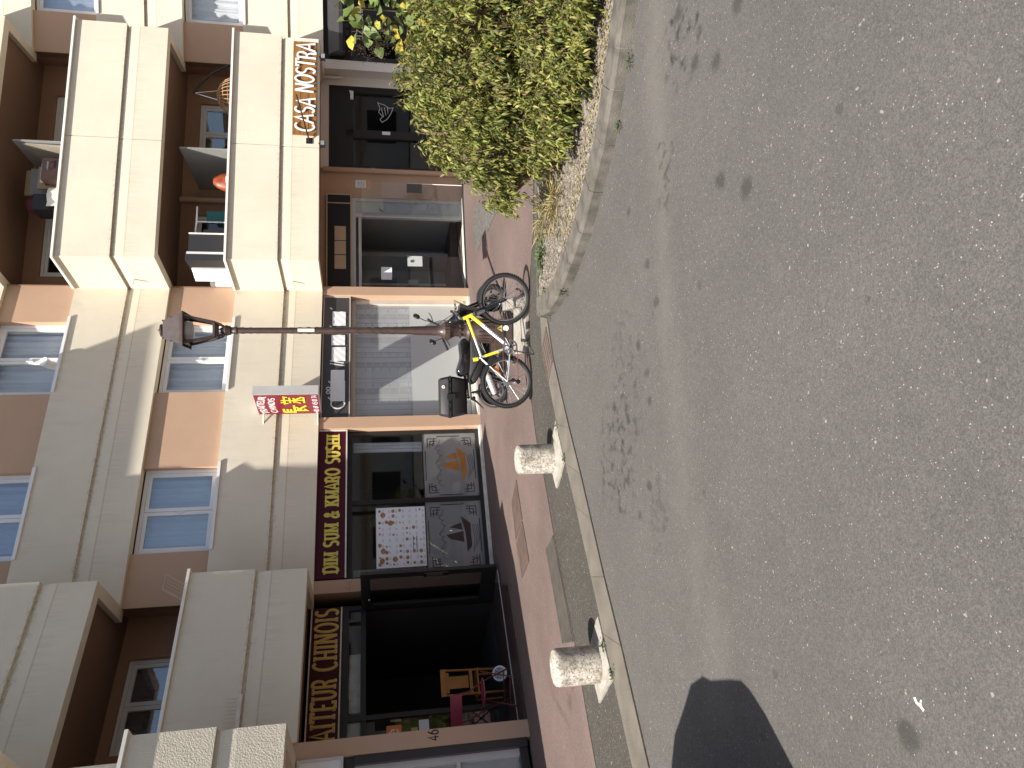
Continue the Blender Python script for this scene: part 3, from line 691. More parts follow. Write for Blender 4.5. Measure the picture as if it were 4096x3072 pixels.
def lettering(text, put, x0, y0, h, wtot, wd, serif=0, d0=0, d1=.01, gap=.16, jitter=0, slant=0, grow=0):
    """put(x, y, depth) -> world; returns list of one MB per character"""
    W = sum(GL[c][0] + gap for c in text) - gap; k = wtot / W
    out = []; x = x0; q = 0
    for c in text:
        gw, st, sf = GL[c]
        if st:
            mb = MB(); jy = random.uniform(-jitter, jitter) * h; rot = random.uniform(-jitter, jitter)
            T = lambda p: (x + (p[0] + slant * p[1] + rot * (p[1] - .5)) * k, y0 + jy + p[1] * h)
            for s_ in st:
                q += 1; ribbon(mb, [T(p) for p in s_], wd + grow, put, d0, d1 + .0004 * (q % 5))
            if serif:
                for p in sf:
                    q += 1; X, Y = T(p); Y += (serif * .5 if p[1] < .5 else -serif * .5); ribbon(mb, [(X - wd * .95 - grow / 2, Y), (X + wd * .95 + grow / 2, Y)], serif + grow, put, d0, d1 + .0004 * (q % 5) + .0003)
            out.append(mb)
        x += (gw + gap) * k
    return out
def on(F, o): return lambda x, y, d: F.w(x, o + d, y)

def root_at(F, s, o, z): return F.w(s, o, z)
def local(objs, loc):
    """children were written in world coordinates: shift into the thing's own frame"""
    for o in objs: o.data.transform(Matrix.Translation(-Vector(loc)))
class T:   # a top-level thing whose parts are written in world coordinates
    def __init__(s, name, label, cat, loc, group=None):
        s.loc = Vector(loc); s.e = thing(name, label, cat, loc, 0, group)
    def p(s, mb, name, mat, parent=None, smooth=None, kind=None):
        o = mb.build(name, mat, parent or s.e, smooth, kind); o.data.transform(Matrix.Translation(-s.loc)); return o
def single(mb, name, mat, label, cat, loc, group=None, smooth=None):
    o = mb.build(name, mat, None, smooth); o.data.transform(Matrix.Translation(-Vector(loc))); o.location = loc
    return tag(o, label, cat, group)

# ================================================================== SHOPFRONTS
# --- frosted shop (between the two right pillars of the central stretch)
sf = part(MB().bx(FC, 2.062, 4.838, -.27, -.19, 2.36, 2.45).bx(FC, 2.062, 4.838, -.27, -.19, .05, .13).bx(FC, 2.062, 2.12, -.27, -.19, .13, 2.36).bx(FC, 4.74, 4.838, -.27, -.17, .13, 2.36), 'shop_window', 'alu_beige')
part(MB().bx(FC, 2.12, 4.74, -.235, -.225, 1.27, 2.36), 'pane', 'glass_haze', sf)
part(MB().bx(FC, 2.12, 4.74, -.235, -.225, .13, 1.27), 'frosted_pane', 'glass_frost', sf)
random.seed(3)
for k in range(22):
    s = 2.15 + k * .118; tw = random.uniform(-.02, .02)
    part(MB().add([FC.w(s, -.36 + tw, 1.05), FC.w(s + .105, -.36 - tw, 1.05), FC.w(s + .105, -.36 - tw, 2.4), FC.w(s, -.36 + tw, 2.4)], [(0, 1, 2, 3)]), 'blind_slat', 'paper_white' if k % 5 else 'curtain_grey', sf)
part(MB().bx(FC, 2.12, 4.74, -.42, -.40, .1, 1.1), 'shelf_back', 'grey_panel', sf)
mb = MB(); mb2 = MB()  # pale dashes stand in for the rows of light on the blind
for z in (1.33, 1.52, 1.70, 1.86, 2.02, 2.16):
    for k in range(22):
        s = 2.15 + k * .118; (mb if k % 3 else mb2).bx(FC, s + .015, s + .09, -.335, -.330, z, z + .012)
part(mb, 'light_dash', 'paper_white', sf, kind='stuff'); part(mb2, 'blind_clip', 'board_grey', sf, kind='stuff')
t = T('shop_signboard', 'dark grey fascia board with white sheets taped over its letters, frosted shop', 'sign', FC.w(3.45, -.1, 2.46))
t.p(MB().bx(FC, 2.064, 4.836, -.25, -.06, 2.462, 2.985), 'board', 'board_grey')
t.p(MB().bx(FC, 2.064, 4.836, -.06, -.045, 2.456, 2.478).bx(FC, 2.064, 4.836, -.06, -.045, 2.972, 2.99).bx(FC, 4.815, 4.836, -.06, -.045, 2.478, 2.972), 'trim', 'alu_beige')
sh = [(2.42, 2.86, .27), (2.78, 3.10, .26), (3.30, 3.62, .26), (3.66, 3.90, .26), (4.12, 4.46, .26)]
for i, (a, b, h) in enumerate(sh):
    mb = MB(); nn = 8; rows = []
    for r in range(nn + 1):
        for c_ in range(nn + 1):
            rows.append(FC.w(a + (b - a) * c_ / nn, -.050 + .004 * i % .008 + .006 * math.sin(c_ * 1.7 + i) * math.sin(r * 1.3 + i * 2), 2.55 + i % 2 * .01 + h * r / nn))
    mb.add(rows, [(r * (nn + 1) + c_, r * (nn + 1) + c_ + 1, (r + 1) * (nn + 1) + c_ + 1, (r + 1) * (nn + 1) + c_) for r in range(nn) for c_ in range(nn)])
    t.p(mb, 'taped_sheet', 'paper_white', smooth=60)
mb = MB(); ribbon(mb, arc(2.37, 2.68, .1, .125, 60, 300, 16), .024, on(FC, -.06), 0, .006)
for i, x in enumerate((2.45, 2.80, 3.2, 3.26, 4.0, 4.06, 4.5)):
    ribbon(mb, [(x, 2.56 + (i % 2) * .02), (x + .05, 2.84)] if i in (2, 3) else [(x + .02, 2.82), (x + .06, 2.86)], .02, on(FC, -.06), 0, .005 + .0005 * i)
for x in (2.62, 2.70): ribbon(mb, arc(x, 2.86, .03, .035, 0, 360, 12), .014, on(FC, -.06), 0, .0055)
t.p(mb, 'letters', 'white')

# --- DIM SUM shop
fr = MB().bx(FC, -.938, 1.828, -.25, -.16, 2.41, 2.50).bx(FC, -.938, 1.828, -.25, -.16, .05, .12).bx(FC, -.938, -.88, -.25, -.16, .12, 2.41).bx(FC, 1.76, 1.828, -.25, -.16, .12, 2.41).bx(FC, .40, .48, -.25, -.16, .12, 2.41)
sf = part(fr, 'shop_window', 'black_alu')
for a, b in ((-.88, .40), (.48, 1.76)):
    part(MB().bx(FC, a, b, -.215, -.205, 1.135, 2.41), 'pane', 'glass', sf)
    part(MB().bx(FC, a, b, -.215, -.205, .12, 1.125), 'etched_pane', 'glass_etch', sf)
    part(MB().bx(FC, a, b, -.225, -.195, 1.122, 1.138), 'pane_joint', 'black_alu', sf)
    # engraved border with key-fret corners, junk with fan sails and a moon
    mb = MB(); put = on(FC, -.205); q = 0
    m_ = .10
    for cx, sx in ((a + m_, 1), (b - m_, -1)):
        for cz, sz in ((.12 + .09, 1), (1.125 - .09, -1)):
            for pts in ([(0, .18), (0, 0), (.18, 0)], [(.05, .18), (.05, .05), (.18, .05)], [(.10, .14), (.10, .10), (.14, .10), (.14, .14)], [(0, .12), (.10, .12)], [(.12, 0), (.12, .10)]):
                ribbon(mb, [(cx + sx * x, cz + sz * y) for x, y in pts], .014, put, 0, .0015 + .0002 * (q % 6)); q += 1
    for z in (.165, 1.08): ribbon(mb, [(a + .34, z), (b - .34, z)], .014, put, 0, .0014)
    for x in (a + .055, b - .055): ribbon(mb, [(x, .42), (x, .86)], .014, put, 0, .0014)
    cx = (a + b) / 2
    for i in range(9):
        x = cx - .42 + i * .1; ribbon(mb, [(x, .78 + .05 * (i % 3)), (x + .07, .82 + .04 * ((i + 1) % 3)), (x + .13, .80)], .007, put, 0, .0012 + .0001 * i)
    for i in range(4): ribbon(mb, [(cx - .3 + i * .05, .30 - i * .03), (cx - .05, .27 - i * .03), (cx + .2, .30 - i * .03)], .007, put, 0, .0012 + .0001 * i)
    part(mb, 'engraving', 'black', sf)
    mb = MB()
    def flat(pts, dd): mb.add([put(x, z, dd) for x, z in pts], [tuple(range(len(pts)))])
    flat([(cx - .30, .42), (cx - .2, .33), (cx + .22, .33), (cx + .36, .50), (cx + .1, .44), (cx - .1, .42)], .0018)
    flat([(cx - .12, .46), (cx + .08, .47), (cx + .02, .78), (cx - .06, .70)], .0020)
    flat([(cx + .10, .48), (cx + .24, .50), (cx + .16, .72)], .0022)
    part(mb, 'ship_motif', 'orange_wood' if a > 0 else 'dark_brown', sf)
# curtain, tables and clutter behind the glass
mb = MB()
for k in range(3): mb.tube([FC.w(1.66 - k * .05, -.42 - k * .04, .3), FC.w(1.68 - k * .05, -.42 - k * .04, 2.4)], .035, 8)
part(mb, 'side_curtain', 'curtain', sf, smooth=50)
part(MB().bx(FC, -.85, -.70, -.45, -.40, .12, 2.4), 'side_curtain', 'curtain_grey', sf)
part(MB().bx(FC, -.6, 1.5, -1.6, -1.0, .70, .75), 'counter', 'orange_wood', sf)
for k in range(7): part(MB().lathe(FC.w(.6 + k * .13, -.75 - .1 * (k % 2), .75), [(.05, 0), (.06, .12), (.02, .15)], 10), 'pot', 'lamp_brown_hi', sf, smooth=50)
t = T('shop_sign', 'dark maroon fascia with yellow letters DIM SUM & KMARO SUSHI', 'sign', FC.w(.45, -.1, 2.51))
t.p(MB().bx(FC, -.90, 1.825, -.22, -.06, 2.505, 3.005), 'board', 'maroon')
t.p(MB().bx(FC, -.90, 1.825, -.06, -.04, 2.498, 2.522).bx(FC, 1.80, 1.825, -.06, -.04, 2.522, 3.0), 'trim', 'dirty_white')
for mb in lettering('DIM SUM & KMARO SUSHI', on(FC, -.06), -.80, 2.635, .235, 2.52, .040, serif=.028, d1=.008, gap=.22): t.p(mb, 'letter', 'sign_yellow')
# menu poster inside the left pane
t = T('menu_poster', 'large white illustrated menu sheet inside the left sushi shop window', 'poster', FC.w(-.2, -.19, 1.14))
t.p(MB().bx(FC, -.745, .335, -.2035, -.2005, 1.14, 2.0), 'sheet', 'paper_white')
random.seed(11); q = 0; ph = MB(); tx = MB(); rd = MB()
def disc(mb, x, z, r, d, n=10): mb.add([FC.w(x + r * math.cos(6.283 * i / n), -.2005 + d, z + r * .9 * math.sin(6.283 * i / n)) for i in range(n)], [tuple(range(n))])
for i in range(10):
    for j in range(7):
        x, z = -.68 + i * .105, 1.20 + j * .118
        if random.random() < .55: disc(ph, x + random.uniform(-.01, .02), z + .03, random.uniform(.016, .036), .0012)
        for k in range(3): ribbon(tx, [(x - .03, z - .012 - k * .013), (x + random.uniform(.0, .04), z - .012 - k * .013)], .004, on(FC, -.2005), 0, .0009)
for x, z in ((-.62, 1.9), (-.45, 1.88), (.2, 1.88), (.05, 1.75), (-.6, 1.68)): disc(ph, x, z, .05, .0016, 14)
ribbon(rd, [(-.5, 1.36), (-.2, 1.36)], .01, on(FC, -.2005), 0, .001); ribbon(rd, [(-.5, 1.30), (-.2, 1.30)], .01, on(FC, -.2005), 0, .001)
t.p(ph, 'food_pictures', 'photo_food', kind='stuff'); t.p(tx, 'text_lines', 'curtain_grey', kind='stuff'); t.p(rd, 'heading_bar', 'maroon_dark')

# --- TRAITEUR CHINOIS shop in the recess
mb = MB().bx(FB, 2.39, 4.86, -1.40, -1.32, 2.45, 2.56).bx(FB, 2.39, 4.86, -1.40, -1.32, 2.18, 2.26).bx(FB, 4.78, 4.86, -1.40, -1.32, .05, 2.45).bx(FB, 2.39, 2.46, -1.40, -1.32, .05, 2.45).bx(FB, 3.02, 3.09, -1.40, -1.31, .05, 2.45)
mb.bx(FB, 2.46, 3.02, -1.40, -1.32, .05, .16).bx(FB, 3.09, 3.12, -1.40, -1.32, 2.26, 2.45)
sf = part(mb, 'shop_front', 'black_alu')
part(MB().bx(FB, 2.46, 3.02, -1.365, -1.355, .16, 2.18), 'pane', 'glass', sf)
part(MB().bx(FB, 2.46, 3.02, -1.365, -1.355, 2.26, 2.45), 'pane', 'glass_haze', sf)
part(MB().bx(FB, 3.12, 4.78, -1.365, -1.355, 2.26, 2.45), 'pane', 'glass', sf)
part(MB().bx(FB, 3.2, 4.1, -1.50, -1.48, 2.27, 2.44), 'fanlight_panel', 'dirty_white', sf)
# standing open door leaf by the right-hand jamb
Q0 = Vector(FB.p(4.80, -1.31)); Q1 = Vector(FC.p(-1.02, .62)); FDoor = Fr(Q0, Q1 - Q0); dl = (Q1 - Q0).length
mb = MB().bx(FDoor, 0, dl, -.03, .03, 2.10, 2.25).bx(FDoor, 0, dl, -.03, .03, .06, .30).bx(FDoor, 0, .10, -.03, .03, .30, 2.10).bx(FDoor, dl - .11, dl, -.03, .03, .30, 2.10)
dr = part(mb, 'shop_door', 'black_alu')
part(MB().bx(FDoor, .10, dl - .11, -.006, .004, .30, 2.10), 'pane', 'glass_dark', dr)
part(MB().bx(FDoor, dl - .10, dl - .02, .03, .06, .85, 1.25), 'push_plate', 'black_gloss', dr)
part(MB().bx(FDoor, dl - .08, dl - .05, .031, .07, .95, 1.2), 'handle', 'steel', dr)
part(MB().cyl(FDoor.w(.05, .05, 2.05), FDoor.w(.5, .22, 2.12), .012), 'door_closer', 'steel', dr)
# left leaf, half open
FD2 = Fr(FB.p(3.02, -1.30), Vector(FB.p(2.62, -.55)) - Vector(FB.p(3.02, -1.30)))
t = T('shop_sign', 'maroon fascia with tall gold letters TRAITEUR CHINOIS in the shaded recess', 'sign', FB.w(3.6, -1.25, 2.56))
t.p(MB().bx(FB, 2.39, 4.83, -1.38, -1.27, 2.565, 3.04), 'board', 'maroon_dark')
t.p(MB().bx(FB, 2.39, 4.83, -1.27, -1.255, 2.558, 2.58).bx(FB, 2.39, 4.83, -1.27, -1.255, 3.03, 3.05), 'trim', 'dirty_white')
for mb in lettering('TRAITEUR CHINOIS', on(FB, -1.27), 2.44, 2.63, .345, 2.36, .030, serif=.026, d1=.004, gap=.26, grow=.014): t.p(mb, 'letter_edge', 'dirty_white')
for mb in lettering('TRAITEUR CHINOIS', on(FB, -1.266), 2.44, 2.63, .345, 2.36, .030, serif=.026, d1=.012, gap=.26, grow=.0): t.p(mb, 'letter', 'sign_gold')
# papers on the left glass
def paper(name, F, a, b, o, z0, z1, mat, label, cat='notice', group=None):
    return single(MB().bx(F, a, b, o, o + .003, z0, z1), name, mat, label, cat, F.w((a + b) / 2, o, z0), group)
plain('sticker_orange', (.75, .22, .04), .5); plain('sticker_blue', (.05, .13, .3), .5); plain('sticker_yellow', (.42, .36, .10), .5)
t = T('delivery_sticker', 'orange square sticker with white house emblem on the dark shop glass', 'sticker', FB.w(2.80, -1.352, 1.66))
t.p(MB().bx(FB, 2.68, 2.92, -1.352, -1.349, 1.66, 1.88), 'sheet', 'sticker_orange')
mb = MB(); put = on(FB, -1.349)
ribbon(mb, [(2.745, 1.755), (2.745, 1.80), (2.80, 1.845), (2.855, 1.80), (2.855, 1.755)], .016, put, 0, .001); ribbon(mb, [(2.785, 1.755), (2.785, 1.80)], .012, put, 0, .0012); ribbon(mb, [(2.82, 1.755), (2.82, 1.80)], .012, put, 0, .0012)
for k in range(3): ribbon(mb, [(2.73, 1.725 - k * .018), (2.87 - k * .02, 1.725 - k * .018)], .008 if k else .014, put, 0, .001)
t.p(mb, 'emblem', 'white')
paper('notice', FB, 2.70, 2.96, -1.352, 1.25, 1.40, 'paper_white', 'white printed notice beside the yellow one on the dark shop glass')
paper('notice', FB, 2.66, 2.86, -1.352, 1.42, 1.52, 'sticker_yellow', 'small yellow notice on the dark shop glass under the orange sticker')
paper('notice', FB, 2.52, 2.69, -1.352, 1.22, 1.42, 'sticker_blue', 'blue leaflet on the dark shop glass near the pillar')
paper('card', FB, 2.395, 2.56, -1.25, 1.28, 1.62, 'paper_tan', 'blank tan card standing against the pillar marked 46', 'card')
paper('notice', FB, 3.52, 3.66, -3.0, 1.62, 1.80, 'paper_white', 'white notice on the dark back wall of the caterer', 'notice')
part(MB().bx(FB, 2.5, 2.95, -2.2, -1.9, .05, 1.1), 'display_cabinet', 'orange_wood')
# house numbers painted on the pillars
mb = MB()
for l_ in lettering('46', on(FB, 0), 2.24, 1.22, .14, .13, .017, d1=.001, jitter=.02): mb.add(l_.v, l_.f)
single(mb, 'house_number', 'black', 'black hand-painted number 46 on the near peach pillar', 'number', FB.w(2.3, 0, 1.22))
mb = MB()
for l_ in lettering('44', on(FC, 0), -1.12, 2.40, .12, .15, .012, d1=.001): mb.add(l_.v, l_.f)
single(mb, 'house_number', 'peach_dark', 'faint brown number 44 on the pillar between the two caterer signs', 'number', FC.w(-1.05, 0, 2.4))

# --- left-edge shop front of number 46
sf = part(MB().bx(FB, -1, 2.168, -.3, -.06, 2.30, 2.42).bx(FB, 2.06, 2.168, -.3, -.02, .05, 2.30).bx(FB, -1, 2.06, -.3, -.06, .05, .16), 'shop_front', 'anthracite')
part(MB().bx(FB, 1.98, 2.06, -.28, -.1, .16, 2.3).bx(FB, -1, 1.98, -.26, -.12, 2.22, 2.3).bx(FB, -1, 1.98, -.26, -.12, 1.55, 1.60).bx(FB, -1, 1.98, -.26, -.12, .95, 1.0), 'glazing_bar', 'alu', sf)
part(MB().bx(FB, -1, 1.98, -.2, -.19, .16, 2.22), 'pane', 'glass_haze', sf)
t = T('lightbox_sign', 'blank white lightbox sign at the left edge above the shop beside pillar 46', 'sign', FB.w(1.2, 0, 2.43))
t.p(MB().bx(FB, -.8, 2.15, -.2, .03, 2.45, 2.98), 'face', 'paper_white')
t.p(MB().bx(FB, -.8, 2.16, .03, .045, 2.43, 2.46).bx(FB, -.8, 2.16, .03, .045, 2.97, 3.0).bx(FB, 2.13, 2.16, .03, .045, 2.46, 2.97), 'trim', 'alu')

# --- glass door shop under the right-hand loggia
mb = MB().bx(FD, 0, 2.13, -1.62, -1.52, 2.36, 2.45).bx(FD, 2.06, 2.13, -1.62, -1.52, .03, 2.36).bx(FD, 1.68, 1.76, -1.62, -1.52, .03, 2.36).bx(FD, 0, 1.68, -1.62, -1.54, 2.24, 2.30).bx(FD, 1.76, 2.06, -1.62, -1.54, .03, .08)
sf = part(mb, 'shop_front', 'alu')
part(MB().bx(FD, 1.76, 2.06, -1.58, -1.57, .08, 2.36), 'side_pane', 'glass_frost', sf)
part(MB().bx(FD, 0, 1.68, -1.58, -1.57, 2.30, 2.36), 'pane', 'glass_dark', sf)
part(MB().bx(FD, .02, .80, -1.575, -1.563, .05, 2.23), 'pane', 'glass', sf)
part(MB().bx(FD, .56, .79, -1.563, -1.54, .94, 1.26), 'lock_plate', 'glass_frost', sf)
part(MB().cyl(FD.w(.66, -1.54, 1.17), FD.w(.66, -1.525, 1.17), .035, n=16), 'lock', 'chrome', sf)
# open glass leaf folded back outside against the peach wall
FL = Fr(FD.p(1.70, -1.50), Vector(FD.p(2.30, -1.10)) - Vector(FD.p(1.70, -1.50)))
dr = part(MB().bx(FL, .0, .72, -.006, .006, .06, 2.22), 'glass_door', 'glass')
part(MB().bx(FL, .52, .71, .006, .03, .93, 1.26), 'push_plate', 'board_grey', dr)
part(MB().bx(FL, .705, .72, -.01, .012, .06, 1.25), 'edge_rail', 'rail_white', dr)
part(MB().bx(FD, 0.02, 2.08, -4.1, -2.55, .04, .2), 'inner_step', 'floor_wood')
part(MB().bx(FD, 1.0, 1.06, -3.9, -3.85, .2, 2.9), 'inner_conduit', 'paper_white')
part(MB().bx(FD, 1.0, 1.14, -3.9, -3.8, .9, 1.15), 'socket_box', 'paper_white')
part(MB().bx(FD, 1.5, 1.6, -4.1, -3.2, .2, 2.7), 'inner_pillar', 'interior_grey')
paper('paper_notice', FD, .24, .53, -1.561, 1.60, 1.83, 'paper_white', 'white sheet of paper taped inside the glass door of the empty shop', 'notice')
t = T('opening_sticker', 'round pale sticker on the side pane of the empty shop', 'sticker', FD.w(1.9, -1.568, 1.7))
t.p(MB().cyl(FD.w(1.88, -1.568, 1.80), FD.w(1.88, -1.565, 1.80), .085, n=20), 'disc', 'glass_frost')
mb = MB()
for k in range(3): ribbon(mb, [(1.83 + .02 * k, 1.75 + .02 * k), (1.86 + .025 * k, 1.84 + .01 * k)], .012, on(FD, -1.565), 0, .001 + .0003 * k)
t.p(mb, 'print', 'black')
t = T('shop_signboard', 'nearly black fascia board with three tan sheets above the glass door', 'sign', FD.w(1.1, -1.45, 2.45))
t.p(MB().bx(FD, -.05, 2.16, -1.6, -1.44, 2.455, 2.965), 'board', 'black')
t.p(MB().bx(FD, -.05, 2.17, -1.44, -1.425, 2.445, 2.468).bx(FD, -.05, 2.17, -1.44, -1.425, 2.95, 2.972).bx(FD, 2.14, 2.17, -1.44, -1.425, 2.468, 2.95).bx(FD, 1.935, 1.955, -1.44, -1.425, 2.468, 2.95), 'trim', 'paper_tan')
for i, (a, b) in enumerate(((.42, .73), (.75, 1.06), (1.075, 1.40))): t.p(MB().bx(FD, a, b, -1.44, -1.433 + .002 * i, 2.565, 2.80), 'taped_sheet', 'paper_tan')

# --- Casa Nostra door
mb = MB().bx(FD, 2.80, 4.90, -1.62, -1.5, 2.56, 2.93).bx(FD, 2.80, 2.90, -1.6, -1.5, .03, 2.56).bx(FD, 4.74, 4.90, -1.6, -1.5, .03, 2.56).bx(FD, 3.60, 3.80, -1.6, -1.5, .03, 2.56).bx(FD, 2.90, 4.74, -1.6, -1.5, 2.40, 2.56).bx(FD, 2.90, 4.74, -1.6, -1.5, .03, .2)
sf = part(mb, 'shop_front', 'black_alu')
part(MB().bx(FD, 2.90, 3.60, -1.56, -1.55, .2, 2.40), 'pane', 'glass_dark', sf)
part(MB().bx(FD, 3.80, 4.74, -1.56, -1.55, .2, 2.40), 'door_pane', 'glass_dark', sf)
part(MB().bx(FD, 4.55, 4.74, -1.5, -1.44, 2.39, 2.46).cyl(FD.w(4.6, -1.42, 2.44), FD.w(4.72, -1.40, 2.47), .012), 'door_closer', 'white', sf)
part(MB().bx(FD, 3.70, 3.78, -1.5, -1.495, 1.58, 1.76), 'handle_label', 'white', sf)
mb = MB(); put = on(FD, -1.55)
ribbon(mb, [(4.05, 1.76), (4.12, 1.80), (4.2, 1.74), (4.3, 1.83), (4.42, 1.80), (4.55, 1.85), (4.50, 1.70), (4.42, 1.60), (4.44, 1.50), (4.30, 1.55), (4.2, 1.60), (4.12, 1.66), (4.05, 1.76)], .010, put, 0, .001)
for k in range(3): ribbon(mb, [(4.18 + .05 * k, 1.72 - .05 * k), (4.42 + .02 * k, 1.77 - .07 * k)], .010, put, 0, .0012)
part(mb, 'window_lettering', 'curtain', sf)
# wooden sign CASA NOSTRA
t = T('wooden_sign', 'brown plank sign with white brush letters CASA NOSTRA on the balcony front', 'sign', FD.w(3.67, .06, 3.06))
for i in range(3):
    t.p(MB().bx(FD, 2.61 + .004 * i, 4.74, .032, .062 + .003 * (i % 2), 3.068 + i * .154, 3.068 + (i + 1) * .154 - .008), 'plank', 'sign_wood')
t.p(MB().bx(FD, 4.742, 4.80, .031, .09, 3.03, 3.54), 'end_board', 'dirty_white')
random.seed(5)
for mb in lettering('CASA NOSTRA', on(FD, .085), 2.68, 3.10, .36, 2.0, .036, d0=0, d1=.015, gap=.12, jitter=.06, slant=.12): t.p(mb, 'letter', 'white')
t = T('spotlight_arm', 'thin black arm with small floodlight in front of the wooden sign', 'lamp', FD.w(2.5, .05, 3.1))
t.p(MB().bx(FD, 2.44, 2.56, .031, .045, 3.14, 3.26), 'wall_plate', 'black')
t.p(MB().cyl(FD.w(2.5, .04, 3.2), FD.w(3.05, .72, 3.38), .014), 'arm', 'black')
for i, s in enumerate((2.46, 4.44)):
    t2 = T('floodlight', ['small black floodlight under the left end of the wooden sign', 'small black floodlight under the right end of the wooden sign'][i], 'lamp', FD.w(s, .0, 2.95), 'floodlights under the wooden sign')
    t2.p(MB().bx(FD, s - .06, s + .06, -.02, .06, 2.90, 2.99), 'housing', 'black_matte'); t2.p(MB().bx(FD, s - .045, s + .045, .06, .066, 2.91, 2.98), 'lens', 'glass_haze'); t2.p(MB().bx(FD, s - .012, s + .012, 0, .03, 2.985, 3.03), 'bracket', 'black')
t = T('alarm_notice', 'small white and red alarm notice on the shaded peach wall', 'notice', FD.w(2.48, -1.489, 2.1))
t.p(MB().bx(FD, 2.36, 2.54, -1.49, -1.485, 2.05, 2.36), 'plate', 'paper_white'); t.p(MB().bx(FD, 2.365, 2.535, -1.485, -1.4835, 2.055, 2.13), 'red_band', 'sticker_orange')
mb = MB()
for k in range(4): ribbon(mb, [(2.38, 2.30 - k * .04), (2.52 - .02 * (k % 2), 2.30 - k * .04)], .014, on(FD, -1.485), 0, .001)
t.p(mb, 'print', 'curtain_grey')
t = T('wall_conduit', 'cream cable conduit with end cap on the soffit corner of the restaurant door', 'conduit', FD.w(5.0, -1.3, 2.8))
t.p(MB().cyl(FD.w(5.05, -1.42, 3.05), FD.w(5.05, -1.42, 2.68), .035), 'pipe', 'offwhite', smooth=40); t.p(MB().cyl(FD.w(5.05, -1.42, 2.7), FD.w(5.05, -1.42, 2.6), .045, .01), 'cap', 'offwhite', smooth=40)

# --- pizzeria front at the far right
sf = part(MB().bx(FE, -.93, 6, -.4, -.2, 2.42, 2.56).bx(FE, -.93, -.84, -.35, .02, 0, 2.42).bx(FE, -.42, -.34, -.4, -.27, .05, 2.42).bx(FE, -.84, 6, -.4, -.27, .05, .2).bx(FE, 2.2, 2.3, -.4, -.27, .2, 2.42), 'shop_front', 'black_alu')
part(MB().bx(FE, -.84, -.42, -.33, -.32, .2, 2.42), 'pane', 'glass_dark', sf); part(MB().bx(FE, -.34, 2.2, -.33, -.32, .2, 2.42), 'pane', 'glass_dark', sf)
part(MB().bx(FE, -.9, 6, -.45, -.1, 2.56, 3.0), 'fascia', 'black_alu', sf)
t = T('folded_awning', 'black folded awning cassette above the pizzeria window', 'awning', FE.w(1, 0, 2.5))
mb = MB()
t.p(MB().loft([[FE.w(s, .0, 2.92), FE.w(s, .10, 2.90), FE.w(s, .34, 2.66), FE.w(s, .34, 2.58), FE.w(s, .02, 2.60)] for s in (-.86, 6)]), 'cassette', 'anthracite')
t.p(MB().bx(FE, -.86, 6, .02, .30, 2.54, 2.58), 'front_bar', 'black')
for k in range(26): t.p(MB().bx(FE, -.5 + k * .16, -.39 + k * .16, .25, .262, 2.46, 2.545), 'valance_flap', 'black')
t.p(MB().cyl(FE.w(-.86, .06, 2.86), FE.w(6, .06, 2.86), .012), 'front_rail', 'rail_white')
t = T('window_lettering', 'white letters PIZZERIA on the dark far right window', 'lettering', FE.w(.5, -.32, 2.15))
for mb in lettering('PIZZERIA ', on(FE, -.319), -.37, 2.16, .135, .92, .022, serif=.012, d1=.002, gap=.16): t.p(mb, 'letter', 'white')

# --- projecting lightbox sign
FS = Fr(FC.p(2.10, .10), FC.n)     # along = outwards from the wall; its n points along +s or -s
t = T('projecting_sign', 'maroon projecting lightbox TRAITEUR CHINOIS with yellow characters and phone number', 'sign', FC.w(2.1, .1, 2.96))
sgn = -1 if FS.n.dot(FC.d) > 0 else 1
def put_s(x, y, d): # x 0..0.74 outwards, y up, d towards the viewer (-s)
    return FC.w(2.10 - d, .10 + x, y)
t.p(MB().bx(FC, 2.10, 2.275, .10, .85, 2.96, 4.06), 'box', 'alu')
t.p(MB().bx(FC, 2.094, 2.10, .112, .838, 2.972, 4.048), 'face', 'sign_red')
def sign_text(text, x0, y0, h, wtot, wd, mat, curve=0, name='letter', dd=.006):
    put = lambda x, y, d: put_s(x, y + curve * (1 - ((x - .36) / .3) ** 2), d + dd)
    for mb in lettering(text, put, x0, y0, h, wtot, wd, d1=.003, gap=.14): t.p(mb, name, mat)
# seen from the street the face reads from the wall outwards
sign_text('TRAITEUR', .05, 3.85, .115, .64, .015, 'white', curve=.06)
sign_text('CHINOIS', .09, 3.70, .105, .54, .015, 'white', curve=.03)
sign_text('01 69 45 01 74', .10, 2.995, .085, .61, .011, 'white')
mb = MB(); ribbon(mb, arc(.06, 3.02, .025, .03, 0, 180, 8), .012, lambda x, y, d: put_s(x, y, d + .006), 0, .003); t.p(mb, 'phone_symbol', 'white')
ST1 = [[(.1, .95), (.1, .5)], [(.1, .95), (.55, .95)], [(.1, .8), (.5, .8)], [(.1, .66), (.5, .66)], [(0, .5), (1, .5)], [(.3, .5), (.3, 0), (.5, .1)], [(.75, .42), (.4, .22)], [(.35, .4), (.95, 0)]]
ST2 = [[(.2, 1), (.28, .88)], [(.05, .9), (.12, .7)], [(.05, .84), (.95, .84), (.88, .7)], [(.5, .98), (.5, .72)], [(.15, .62), (.85, .62)], [(.5, .8), (.45, .5), (.1, .2)], [(.2, .45), (.8, .45)], [(.5, .45), (.5, .05)], [(.45, .5), (.9, .1)], [(.15, .05), (.9, .05)]]
